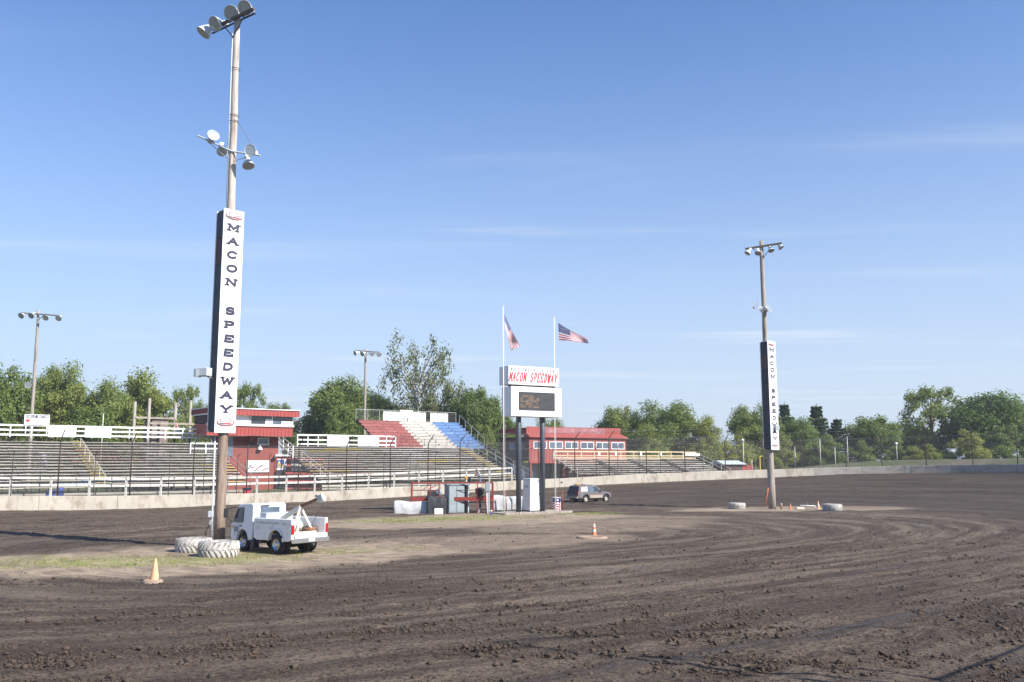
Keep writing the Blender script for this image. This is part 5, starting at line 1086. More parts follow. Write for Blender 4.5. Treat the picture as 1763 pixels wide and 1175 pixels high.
# ================================================================== INFIELD EQUIPMENT
e0 = G(712, 884); fe = PFrame(e0, R(4)); he = fe.hit
fr_r = fe.root('red_steel_frame', 'red tubular steel frame with low rail panels behind the grey cabinet', 'frame')
X = [he(px, 860)[0] for px in (708, 741, 756, 762, 822, 849)]; zt = he(780, 832)[1]; zm = he(720, 844.5)[1]; zl = he(720, 858)[1]
for x in (X[0], X[1], X[2], X[4], X[5]): rod('upright', fr_r, (x, 0, -.2), (x, 0, zt), .045, M_SCAFR)
for x in (X[0], X[5]): rod('upright', fr_r, (x, 1.8, -.2), (x, 1.8, zt), .045, M_SCAFR); rod('side_rail', fr_r, (x, 0, zt), (x, 1.8, zt), .04, M_SCAFR)
rod('top_rail', fr_r, (X[0], 0, zt), (X[5], 0, zt), .045, M_SCAFR); rod('top_rail', fr_r, (X[0], 1.8, zt), (X[5], 1.8, zt), .045, M_SCAFR); rod('mid_rail', fr_r, (X[0], 0, zm), (X[2], 0, zm), .035, M_SCAFR); rod('mid_rail', fr_r, (X[4] - 2.5, 0, zm), (X[5], 0, zm), .03, M_DKST)
for a, b_ in ((X[1] - .6, X[1]), (X[2] - 1.0, X[2])): rod('diagonal_brace', fr_r, (a, 0, zm + .05), (b_, 0, zt - .1), .03, M_SCAFR)
for x0_, x1_ in ((X[0], X[3] + .4), (X[4] - 2.5, X[5])): MB().bb(x0_, x1_, -.06, -.0, zl - .22, zl + .08).build('rail_panel', M_SCAFR, fr_r)
MB().bb(X[0], X[5], .1, 1.8, zl - .40, zl - .36).build('platform', M_DKST, fr_r)
def wrapped(px0, px1, py0, py1, o, label, D=1.1, mat=None):
    c = (px0 + px1) / 2; q = G(c, py1); q = Vector((q.x, q.y + o, 0)); q.z = gzf(q.x, q.y); w = (px1 - px0) / 1550 * q.y; h = (py1 - py0) / 1550 * q.y
    r_ = empty('covered_barrier', q, R(4), label, 'barrier', 'barriers under white tarp'); n = 18; mb = MB(); vs = []
    prof = [(-D / 2, -.1), (-D / 2 * 1.02, .35 * h), (-D / 2 * .95, .8 * h), (-D / 2 * .75, .97 * h), (0, h), (D / 2 * .75, .97 * h), (D / 2 * .95, .8 * h), (D / 2, -.1)]
    for i in range(n + 1):
        for y, z in prof: vs.append((-w / 2 + w * i / n + random.uniform(-.02, .02), y * (1 + .06 * math.sin(i * .9 + z * 3)) + random.uniform(-.03, .03), z * (1 - .10 * (i / n) + .035 * math.sin(i * .55)) if z > 0 else z))
    k = len(prof); fs = [(i * k + j, i * k + j + 1, (i + 1) * k + j + 1, (i + 1) * k + j) for i in range(n) for j in range(k - 1)] + [tuple(range(k)), tuple(n * k + k - 1 - j for j in range(k))]
    mb.add(vs, fs, 0, True); mb.build('tarp', mat or M_TARP, r_); MB().bb(-w / 2 + .1, w / 2 - .1, -D / 2 + .12, D / 2 - .12, 0, h * .8).build('core', M_BLACK, r_); return r_
wrapped(677, 733, 864, 885, .9, 'white tarp covered barrier at the left end of the red frame')
wrapped(848, 906, 855, 879, 1.2, 'white tarp covered barrier between the red frame and scoreboard column')
wrapped(735, 767, 856, 885, .6, 'dark tarp bundle heaped under the red frame', 1.1, pm('dark_tarp', (0.035, 0.036, 0.042), .2, 3, .7))
q = G(786, 883); cw, chh = 37 / 1550 * q.y, (883 - 835) / 1550 * q.y
M_CAB = pm('weathered_cabinet_grey', (0.27, 0.31, 0.325), .12, 2, .6)
cab = empty('grey_cabinet', q, R(20), 'tall grey steel cabinet with open side in front of the red frame', 'cabinet')
MB().bb(-cw * .5, cw * .28, -.55, .55, 0, chh - .08).build('body', M_CAB, cab, bevel=.015); MB().bb(-cw * .55, cw * .55, -.62, .62, chh - .078, chh).build('roof', M_GREY, cab); MB().bb(cw * .46, cw * .5, -.55, .55, 0, chh - .08).build('side_panel', M_LGREY, cab)
MB().bb(cw * .285, cw * .455, .45, .5, 0, chh - .08).build('back_panel', M_DKST, cab)
d_ = MB().bb(-cw * .08, cw * .27, -.59, -.553, .08, chh - .16).build('door', M_CAB, cab); MB().box((-cw * .02, -.61, chh * .5), (.05, .05, .16)).build('handle', M_DKST, d_)
MB().bb(-cw * .46, -cw * .10, -.575, -.553, .08, chh - .16).build('door', M_CAB, cab)
q = G(769, 882); r_ = empty('white_notice_board', q, R(8), 'narrow white notice board leaning left of the grey cabinet', 'sign'); hN = (882 - 857) / 1550 * q.y
MB().bb(-.32, .22, -.02, .02, 0, hN).build('board', M_SIGNW, r_)
mb = MB(); [mb.bb(-.24, .14, -.032, -.021, hN * (.92 - i * .09), hN * (.96 - i * .09)) for i in range(4)]; mb.lathe([(.12, 0), (.15, .006), (.18, 0)], 16, (-.05, -.022, hN * .32), z_to((0, -1, 0))); mb.build('print', M_DKST, r_)
q = G(755, 886); r_ = empty('white_block', q, R(6), 'small white cube-shaped block on the grass in front of the cabinet', 'block'); MB().bb(-.36, .36, -.3, .3, 0, .45).build('block', M_OLDW, r_, bevel=.04); MB().bb(-.3, .3, -.25, .25, .452, .47).build('top', M_WHITE, r_)
q = G(839, 884); r_ = empty('utility_meter', q, R(10), 'grey electric meter box on a post at the right of the red frame', 'meter'); zm_ = (884 - 832) / 1550 * q.y
MB().bb(-.10, .10, -.05, .05, -.1, zm_ - .6).build('post', M_LGREY, r_); MB().bb(-.19, .19, -.16, .1, zm_ - .75, zm_).build('box', M_GREY, r_, bevel=.03); rod('conduit', r_, (.12, -.08, 0), (.12, -.08, zm_ - .75), .03, M_WHITE)
q = G(826, 883); r_ = empty('covered_winch', q, R(-10), 'machine on a stand under black cover beside the meter', 'machine'); hw = (883 - 841) / 1550 * q.y
rod('leg', r_, (-.1, 0, 0), (-.02, 0, hw * .5), .04, M_WHITE); rod('leg', r_, (.12, .1, 0), (.02, 0, hw * .5), .04, M_DKST); rod('leg', r_, (.02, -.15, 0), (0, 0, hw * .5), .04, M_DKST)
MB().lathe([(.0, hw * .42), (.12, hw * .45), (.13, hw * .62), (.38, hw * .8), (.42, hw * .95), (.2, hw), (0, hw * 1.01)], 12).build('cover', M_BLACK, r_)
q = G(806, 870); r_ = empty('warning_beacon', Vector((q.x, q.y - 1.5, zt + fe.z - .0)), 0, 'amber beacon and black speaker on top of the red frame', 'beacon'); MB().lathe([(0, .3), (.12, .28), (.14, .0), (0, 0)], 12, (-.15, 0, 0.05)).build('lens', M_AMBER, r_); MB().bb(.05, .32, -.15, .15, -.15, .22).build('speaker', M_BLACK, r_, bevel=.03)
q = G(748, 872); r_ = empty('pump_engine', Vector((q.x, q.y - 2, zl + fe.z - .36)), 0, 'dark engine and wheel resting on the red frame platform', 'engine'); MB().bb(-.5, .3, -.3, .3, .0, .65).build('block', M_DKST, r_, bevel=.06); MB().lathe([(0, .1), (.34, .1), (.36, 0), (.34, -.1), (0, -.1)], 16, (.55, -.2, .5), z_to((0, -1, 0))).build('wheel', M_GREY, r_); rod('exhaust', r_, (-.2, 0, .65), (-.2, 0, 1.0), .05, M_GALV)

# ================================================================== TIRES AND CONES
M_TIREC = pm('scuffed_whitewashed_sidewall', (0.43, 0.405, 0.375), 0.2, 4, 0.9, col2=(0.13, 0.115, 0.10), c2lo=0.48, c2hi=0.60, c2scale=4)
def tire(name, q, rad, h, rz, label, lug=24):
    r_ = empty(name, q, rz, label, 'tire', 'big whitewashed tractor tires')
    k = rad; prof = [(k * .50, h * .06), (k * .56, h * .0), (k * .80, .0), (k * .93, h * .10), (k * .955, h * .30), (k * .955, h * .70), (k * .93, h * .90), (k * .80, h), (k * .56, h), (k * .50, h * .94), (k * .47, h * .85), (k * .47, h * .15), (k * .50, h * .06)]
    MB().lathe(prof, 40, (0, 0, -.04)).build('carcass', M_TIREC, r_)
    for half in (0, 1):
        for i in range(lug):
            t0 = 2 * math.pi * (i + .5 * half) / lug; mb = MB(); vs = []
            for j in range(4):
                f = j / 3; t = t0 + (.22 * f if half == 0 else .22 * (1 - f)) * (24 / lug) ; z = h * (.52 + .46 * f) if half == 0 else h * (.48 - .46 * (1 - f))
                ro = k * (1.0 - .05 * (f ** 2 if half == 0 else (1 - f) ** 2)); wd = 2 * math.pi / lug * .22
                vs += [(k * .93 * math.cos(t - wd), k * .93 * math.sin(t - wd), z - .04), (ro * math.cos(t - wd), ro * math.sin(t - wd), z - .04), (ro * math.cos(t + wd), ro * math.sin(t + wd), z - .04), (k * .93 * math.cos(t + wd), k * .93 * math.sin(t + wd), z - .04)]
            fs = [(j * 4 + a, j * 4 + (a + 1) % 4, j * 4 + 4 + (a + 1) % 4, j * 4 + 4 + a) for j in range(3) for a in range(4)] + [(0, 1, 2, 3), (15, 14, 13, 12)]
            mb.add(vs, fs).build('tread_lug', M_TIREW, r_)
    return r_
q = G(376, 961); rd_ = 35 / 1550 * q.y; q.xy = q.xy * (1 + rd_ / q.y); tire('tractor_tire', q, rd_, .70, .3, 'front whitewashed tractor tire lying at the foot of the left sign pole')
q = G(333, 952.5); rd_ = 31 / 1550 * q.y; q.xy = q.xy * (1 + rd_ / q.y); tire('tractor_tire', q, rd_, .66, .9, 'whitewashed tractor tire behind and left of the one at the left pole')
q = G(1438, 880.5); rd_ = 16.5 / 1550 * q.y; tire('tractor_tire', q + Vector((0, rd_ * .8, 0)), rd_, .62, .1, 'whitewashed tractor tire at the right end of the right pole island')
q = G(1271.5, 877); rd_ = 15 / 1550 * q.y; tire('tractor_tire', q + Vector((0, rd_ * .8, 0)), rd_, .58, .5, 'whitewashed tire left of the right sign pole')
def cone(q, h, rz, label, mat, tilt=0, bands=()):
    r_ = empty('traffic_cone', q, rz, label, 'cone', 'traffic cones'); r_.rotation_euler.x = tilt; b_ = h * .28
    MB().bb(-b_, b_, -b_, b_, -.01, .045).build('base', mat, r_, bevel=.015); MB().lathe([(h * .21, .046), (h * .19, h * .10), (h * .055, h * .97), (h * .03, h), (h * .02, h * .97)], 20).build('body', mat, r_)
    for z0_, z1_ in bands: rr_ = lambda z: h * .205 - h * .155 * z + .004; MB().lathe([(rr_(z0_), h * z0_), (rr_(z1_), h * z1_)], 20).build('band', M_OLDW, r_)
    return r_
q = G(266, 1001.5); cone(q, 37.5 / 1550 * q.y, .3, 'faded pale orange traffic cone in the left foreground', M_ORANGE, R(1))
q = G(1023, 924); cone(q, 22 / 1550 * q.y, .2, 'orange and white traffic cone on the inner edge of the track in the middle', M_ORANGE2, 0, ((.35, .55), (.72, .95)))
q = G(1361, 877); cone(q, 9.5 / 1550 * q.y, .2, 'small bright orange cone right of the right sign pole', M_ORANGE2)
q = G(1409, 877); cone(q, 13.5 / 1550 * q.y, .2, 'faded tall cone left of the tire on the right pole island', M_ORANGE, 0, ((.4, .6),))
def flatring(px, py, wpx, label, mat):
    q = G(px, py); r = wpx / 2 / 1550 * q.y; r_ = empty('buried_tire', q, 0, label, 'tire', 'half buried marker tires')
    MB().lathe([(r * .45, .0), (r * .55, .07), (r * .8, .10), (r * .96, .06), (r, -.03)], 28).build('ring', mat, r_)
M_MUDR = pm('muddy_rubber', (0.30, 0.22, 0.165), .2, 4, .95)
flatring(1019, 926.5, 54, 'half buried muddy tire under the orange and white cone', M_MUDR); flatring(263, 1003, 34, 'half buried tire under the pale foreground cone', M_MUDR)
q = G(1345, 877); r_ = empty('rusty_stub_post', q, 0, 'short rusty stub post right beside the right sign pole', 'post'); MB().tube([(0, 0, -.1), (.02, 0, .46)], [.09, .08], 8).build('post', M_RUST, r_); MB().lathe([(0, .06), (.1, .05), (.1, 0)], 8, (.02, 0, .43)).build('cap', M_OLDW, r_)
q = G(1377, 877); r_ = empty('white_board_scrap', q, .1, 'low white board lying on the right pole island', 'board'); MB().bb(-.35, .35, -.2, .2, 0, .17).build('board', M_OLDW, r_, bevel=.02); MB().bb(-.34, .1, -.22, -.201, .02, .1).build('edge', M_CREAM, r_)
q = G(1392, 876); r_ = empty('pipe_frame', q, 0, 'low white pipe frame with thin upright on the right pole island', 'frame'); MB().tube([(-.75, 0, 0), (-.75, 0, .28), (.6, 0, .24), (.72, 0, 0)], .035, 8).build('pipe', M_WHITE, r_); rod('upright', r_, (-.05, 0, 0), (-.05, 0, .55), .018, M_GALV)

# ================================================================== VEHICLES
def arch(cx, r, z0, n=9): return [(cx + r * math.cos(math.pi * i / n), z0 + r * math.sin(math.pi * i / n)) for i in range(n + 1)]
def wheel(root, x, y, r, w, rimmat, name='wheel', out=1):
    M = z_to((0, out, 0)); e_ = MB().lathe([(r * .60, -w / 2), (r * .92, -w / 2), (r, -w / 2 + .03), (r, w / 2 - .03), (r * .92, w / 2), (r * .60, w / 2), (r * .58, w / 2 - .03)], 28, (x, y, r), M).build(name, M_RUBBER, root)
    MB().lathe([(r * .60, w / 2 - .005), (r * .55, w / 2 - .02), (r * .50, w / 2 - .09), (r * .25, w / 2 - .10), (r * .20, w / 2 - .01), (r * .10, w / 2 + .0), (0, w / 2 + .005)], 24, (x, y, r), M).build('rim', rimmat, e_)
    mb = MB()
    for i in range(6): t = i * math.pi / 3; p = Vector((x, y, r)) + M @ Vector((r * .38 * math.cos(t), r * .38 * math.sin(t), w / 2 - .085)); mb.lathe([(r * .07, 0), (r * .05, .006), (0, .006)], 8, p, M)
    mb.build('rim_hole', M_BLACK, e_); return e_
# --- tow truck. x forward, y left, front axle at x = 0
ra = G(474, 954.8); fa2 = G(418, 949.8); hd_ = (Vector(fa2.xy) - Vector(ra.xy)); WB = hd_.length; ang = math.atan2(hd_.y, hd_.x) + R(-3)
print('truck wheelbase', WB, math.degrees(ang))
KT = 1.045; WB = 2.55; hv = Vector((math.cos(ang), math.sin(ang), 0)); lv = Vector((-hv.y, hv.x, 0))
c = Vector((ra.x, ra.y, ra.z)) - lv * .90 * KT + hv * WB * KT + Vector((.08, 0, 0))
tk = empty('tow_truck', c, ang, 'white cab-over pickup tow truck with boom parked beside the left pole', 'truck'); tk.scale = (KT, KT, KT)
XR = -3.62
def cabf(x, y, z):
    k = 1.10 if z < 1.2 else 1.10 - .09 * ((z - 1.2) / 1.0); return (x * (.86 if x > 0 else 1), y * k, z * (.97 if z > 1.3 else 1))
prof = [(.92, .50), (.96, .62), (.95, 1.18), (.86, 1.28), (.42, 2.08), (.30, 2.15), (-.62, 2.20), (-.72, 2.12), (-.76, .62), (-.50, .55)] + list(reversed(arch(0, .46, .52))) [0:0]
prof = [(.92, .48), (.97, .60), (.95, 1.18), (.88, 1.27), (.46, 2.06), (.32, 2.15), (-.60, 2.20), (-.72, 2.12), (-.78, .55), (-.50, .50)] + [(p, z) for p, z in reversed(arch(0, .47, .50))] + [(.52, .48)]
prof = [(x, z) for x, z in prof]
cabm = MB().prism(prof, -.88, .88, 0, cabf).build('cab', M_TRUCK, tk, bevel=.035)
MB().bb(-.7, .85, -.80, .80, .52, .60).build('cab_floor', M_BLACK, tk)
for s_ in (-1, 1):
    gl = [(.80, 1.32), (.46, 1.98), (-.02, 2.00), (-.02, 1.32)]
    MB().add([cabf(x, s_ * .893, z) for x, z in gl] + [cabf(x, s_ * .86, z) for x, z in gl], [(0, 1, 2, 3), (7, 6, 5, 4), (0, 4, 5, 1), (1, 5, 6, 2), (2, 6, 7, 3), (3, 7, 4, 0)]).build('side_window', M_GLASS, tk)
    dr_ = MB(); 
    for a_, b_ in (((.88, 1.26), (.05, 1.26)), ((-.05, .62), (-.05, 2.05)), ((.60, .62), (.60, .95))): dr_.bar(cabf(a_[0], s_ * .884, a_[1]), cabf(b_[0], s_ * .884, b_[1]), .012, .012)
    dr_.build('door_gap', M_DKST, tk); MB().box((.10, s_ * .985, 1.12), (.16, .03, .05)).build('door_handle', M_BLACK, tk)
    mr_ = MB().box((.90, s_ * 1.22, 1.68), (.09, .20, .42)).build('mirror', M_BLACK, tk, bevel=.03); rod('mirror_arm', mr_, (.88, s_ * 1.22, 1.86), (.60, s_ * .90, 1.92), .018, M_BLACK); rod('mirror_arm', mr_, (.88, s_ * 1.22, 1.50), (.76, s_ * .95, 1.25), .018, M_BLACK)
MB().box((.42, .975, .96), (.30, .008, .22)).build('door_decal', M_GREY, tk)
MB().add([(-.775 - .012, y, z) for y, z in ((-.52, 1.56), (.52, 1.56), (.50, 1.95), (-.50, 1.95))] + [(-.70, y, z) for y, z in ((-.52, 1.56), (.52, 1.56), (.50, 1.95), (-.50, 1.95))], [(0, 1, 2, 3), (7, 6, 5, 4), (0, 4, 5, 1), (1, 5, 6, 2), (2, 6, 7, 3), (3, 7, 4, 0)]).build('rear_window', M_GLASS2, tk)
MB().add([(.80, -.80, 1.28), (.80, .80, 1.28), (.43, .74, 1.97), (.43, -.74, 1.97), (.72, -.80, 1.25), (.72, .80, 1.25), (.36, .74, 1.94), (.36, -.74, 1.94)], [(0, 1, 2, 3), (7, 6, 5, 4), (0, 4, 5, 1), (1, 5, 6, 2), (2, 6, 7, 3), (3, 7, 4, 0)]).build('windscreen', M_GLASS, tk)
MB().bb(.80, .91, -.93, .93, .36, .58).build('front_bumper', M_DKST, tk, bevel=.03)
for s_ in (-1, 1): MB().box((.835, s_ * .66, .78), (.06, .28, .16)).build('headlight', M_LENS, tk)
bxp = [(-.92, .62), (-.90, 1.50), (XR, 1.52), (XR, .62), (XR + .45, .60)] + list(reversed([(x, z) for x, z in arch(-WB, .49, .60)]))[::-1][::-1] + [(-1.0, .52)]
bxp = [(-.92, .66), (-.92, 1.46), (-.96, 1.52), (XR, 1.54), (XR, .66), (XR + .3, .58)] + [(x, z) for x, z in reversed(arch(-WB, .50, .58))] + [(-1.15, .56)]
for s_ in (-1, 1):
    MB().prism(bxp, s_ * .84, s_ * 1.0).build('bed_side', M_TRUCK, tk, bevel=.03)
    ar = MB(); pts = [(x, s_ * 1.02, z) for x, z in arch(-WB, .53, .56, 12)]
    ar.tube(pts, .045, 6); ar.build('wheel_arch_lip', M_TRUCK, tk)
    MB().prism([(x, z) for x, z in arch(-WB, .52, .60, 10)], s_ * .52, s_ * .838).build('wheel_well', M_BLACK, tk)
    MB().box((XR - .012, s_ * .93, 1.10), (.05, .13, .40)).build('tail_light', M_TAIL, tk, bevel=.01)
    MB().box(((-.95 + XR) / 2, s_ * 1.004, 1.33), (2.4, .012, .09)).build('side_stripe', pm('worn_grey_stripe', (.50, .48, .47), .1, 3, .6, col2=(.75, .74, .73), c2lo=.5, c2hi=.6, c2scale=4), tk)
MB().bb(XR + .0, -.93, -.838, .838, .80, .86).build('bed_floor', M_RUSTY, tk); MB().bb(-.99, -.925, -.838, .838, .862, 1.50).build('bed_front', M_TRUCK, tk)
MB().bb(XR - .14, XR - .015, -1.0, 1.0, .52, .72).build('rear_bumper', M_CHROME, tk, bevel=.02); MB().bb(XR - .03, XR + .05, -.80, .80, .725, .90).build('tail_sill', M_RUSTY, tk); MB().box((XR - .146, 0, .64), (.012, .34, .16)).build('number_plate', M_LGREY, tk)
MB().bb(-3.4, .6, -.34, -.26, .48, .60).bb(-3.4, .6, .26, .34, .48, .60).build('chassis_rail', M_BLACK, tk)
MB().bb(-1.30, -.86, -.80, .80, .40, .80).build('fuel_tank', M_NAVY, tk, bevel=.05)
MB().bb(-.86, -.60, .62, .92, .16, .80).build('mudflap', M_NAVY, tk); MB().bb(-.86, -.60, -.92, -.62, .16, .80).build('mudflap', M_NAVY, tk)
MB().lathe([(0, -.3), (.17, -.28), (.17, .28), (0, .3)], 14, (-WB, 0, .42), z_to((0, 1, 0))).build('axle', M_BLACK, tk); rod('axle_tube', tk, (-WB, -.8, .42), (-WB, .8, .42), .07, M_BLACK)
for s_ in (-1, 1):
    wheel(tk, 0, s_ * .76, .41, .24, M_CHROME, out=s_); wheel(tk, -WB, s_ * .86, .42, .24, M_CHROME, out=s_); wheel(tk, -WB, s_ * .58, .42, .24, M_RUST, out=s_)
for s_ in (-1, 1):
    MB().box((XR + .32, s_ * 1.003, .98), (.012, .012, .70)).build('panel_seam', M_LGREY, tk); MB().box((-1.25, s_ * 1.004, 1.12), (.15, .012, .15)).build('fuel_flap', M_OLDW, tk); MB().box((-2.2, s_ * 1.002, .60), (1.9, .014, .05)).build('rocker_dirt_strip', M_SUVB, tk) if False else None
    MB().box((.66, s_ * .985, 1.05), (.10, .02, .06)).build('side_marker', M_AMBER, tk)
MB().box((-.80, .30, 2.03), (.02, .5, .05)).build('roof_lamp_bar', M_DKST, tk)
tb = MB().bb(-1.48, -1.0, -.74, .74, 1.25, 1.68).build('tool_box', M_LGREY, tk, bevel=.02); MB().bb(-1.5, -.98, -.76, .76, 1.682, 1.72).build('lid', M_LGREY, tb)
apx = Vector((-3.0, .05, 2.02)); 
plank('boom', tk, (-1.6, .0, 1.42), apx + Vector((.05, -.05, 0)), .15, .17, M_RUSTY); plank('boom_extension', tk, apx + Vector((.1, -.05, .0)), (-4.15, .0, 2.42), .10, .12, M_RUST)
for y in (-.58, .62): plank('a_frame_leg', tk, apx, (-3.15, y, .86), .09, .09, M_RUSTY)
plank('a_frame_leg', tk, apx, (-2.7, 0, .86), .09, .09, M_RUSTY); plank('a_frame_sill', tk, (-3.15, -.7, .90), (-3.15, .72, .90), .12, .10, M_RUSTY)
bh_ = MB().box((-4.28, 0, 2.44), (.34, .14, .30), 0, 0, Matrix.Rotation(R(20), 3, 'Y')).build('boom_head', M_LGREY, tk, bevel=.03); MB().lathe([(0, -.05), (.16, -.05), (.13, 0), (.16, .05), (0, .05)], 16, (-4.42, 0, 2.40), z_to((0, 1, 0))).build('sheave', M_WHITE, bh_)
rod('cable', tk, (-4.55, 0, 2.36), (-3.5, .0, .95), .012, M_CABLE); MB().lathe([(0, -.2), (.26, -.2), (.26, -.17), (.12, -.15), (.12, .15), (.26, .17), (.26, .2), (0, .2)], 18, (-2.2, -.35, 1.12), z_to((0, 1, 0))).build('winch_drum', M_OLDW, tk)
MB().lathe([(.2, 0), (.28, .06), (.33, .15), (.33, .22), (.2, .24)], 18, (-2.9, -.55, .88)).build('coil', M_RUST, tk)
MB().bb(XR - .3, XR - .12, -.05, .05, .40, .50).build('hitch', M_DKST, tk)
# --- dusty suv, driving right
rr2 = G(1008, 865.6); fang = R(37); c = Vector(rr2)
sv = empty('suv', c, fang, 'dusty grey suv with dark tailgate and amber beacon driving on the far straight', 'car')
# x forward from the rear axle, visible right side is -y: shift so the right rear wheel sits on the point
off_ = .78
def bodyf(x, y, z):
    k = 1.0 if z < 1.02 else 1 - .13 * (z - 1.02) / .72; k2 = 1 - .07 * max(0, (x - 3.0)) if x > 3.0 else 1; return (x, y * k * k2 + off_, z)
sp = [(-1.05, .45), (-1.10, .62), (-1.02, 1.05), (-.82, 1.66), (-.70, 1.74), (1.45, 1.74), (1.62, 1.68), (2.25, 1.12), (3.35, 1.00), (3.55, .86), (3.60, .50), (3.45, .38)] + [(x, z) for x, z in arch(2.83, .44, .40)] + [(x, z) for x, z in arch(0, .44, .40)] + [(-.6, .42)]
MB().prism(sp, -.88, .88, 0, bodyf).build('body', M_SUVG, sv, bevel=.035)
for s_ in (-1, 1):
    for gl, m in (([(-.72, 1.10), (-.60, 1.60), (.28, 1.62), (.28, 1.10)], M_SUVG if s_ < 0 else M_GLASS), ([(.36, 1.10), (.36, 1.62), (1.02, 1.62), (1.08, 1.10)], M_GLASS2), ([(1.16, 1.10), (1.10, 1.62), (1.52, 1.61), (2.02, 1.12)], M_GLASS)):
        if m is M_SUVG: m = pm('dust_covered_glass', (.42, .40, .40), .15, 3, .7)
        MB().add([bodyf(x, s_ * .892, z) for x, z in gl] + [bodyf(x, s_ * .85, z) for x, z in gl], [(0, 1, 2, 3), (7, 6, 5, 4), (0, 4, 5, 1), (1, 5, 6, 2), (2, 6, 7, 3), (3, 7, 4, 0)]).build('side_window', m, sv)
    lo2 = MB(); lo2.box((1.42, s_ * .885 + off_, .58), (1.75, .035, .26)); lo2.build('lower_trim', M_SUVB, sv)
    MB().box((1.42, s_ * .90 + off_, .74), (2.0, .03, .05)).build('rub_strip', M_SUVB, sv)
    MB().box((1.95, s_ * .98 + off_, 1.15), (.12, .16, .14)).build('mirror', M_BLACK, sv, bevel=.03)
    for wx_ in (0, 2.83): 
        wheel(sv, wx_, s_ * .76 + off_, .37, .24, M_OLDW if False else pm('dusty_alloy', (.50, .46, .38), .15, 5, .6), out=s_)
        ar = MB(); ar.tube([(x, s_ * .885 + off_, z) for x, z in arch(wx_, .46, .40, 12)], .035, 6); ar.build('arch_flare', M_SUVD, sv)
    MB().box((3.50, s_ * .62 + off_, .86), (.16, .30, .16)).build('headlight', M_LENS, sv, bevel=.02); MB().box((-1.05, s_ * .80 + off_, 1.0), (.06, .12, .36)).build('tail_light', M_TAIL, sv)
MB().add([bodyf(x, y, z) for x, z in ((-1.075, .66), (-1.045, 1.05), (-.84, 1.64)) for y in (-.80, .80)], [(0, 1, 3, 2), (2, 3, 5, 4)]).build('tailgate', M_SUVD, sv)
MB().bb(-1.22, -1.06, off_ - .86, off_ + .86, .42, .62).build('rear_bumper', M_SUVB, sv, bevel=.03); MB().bb(3.54, 3.68, off_ - .78, off_ + .78, .36, .62).build('front_bumper', M_SUVD, sv, bevel=.03)
MB().lathe([(0, .17), (.09, .16), (.12, 0), (0, 0)], 12, (-.45, off_, 1.745)).build('amber_beacon', M_AMBER, sv); MB().box((-.45, off_ + .25, 1.79), (.14, .14, .08)).build('beacon_base', M_BLACK, sv)
for s_ in (-1, 1): rod('roof_rack', sv, (-.5, s_ * .58 + off_, 1.79), (1.2, s_ * .58 + off_, 1.79), .02, M_BLACK)
MB().bb(-.9, 3.3, off_ - .7, off_ + .7, .25, .41).build('underbody', M_BLACK, sv)
for s_ in (-1, 1): MB().box((2.95, s_ * .62 + off_, .985), (.7, .16, .03), 0, 0, Matrix.Rotation(R(6), 3, 'Y')).build('purple_hood_stripe', pm('faded_purple_paint', (.36, .20, .42), .1, 3, .5), sv)

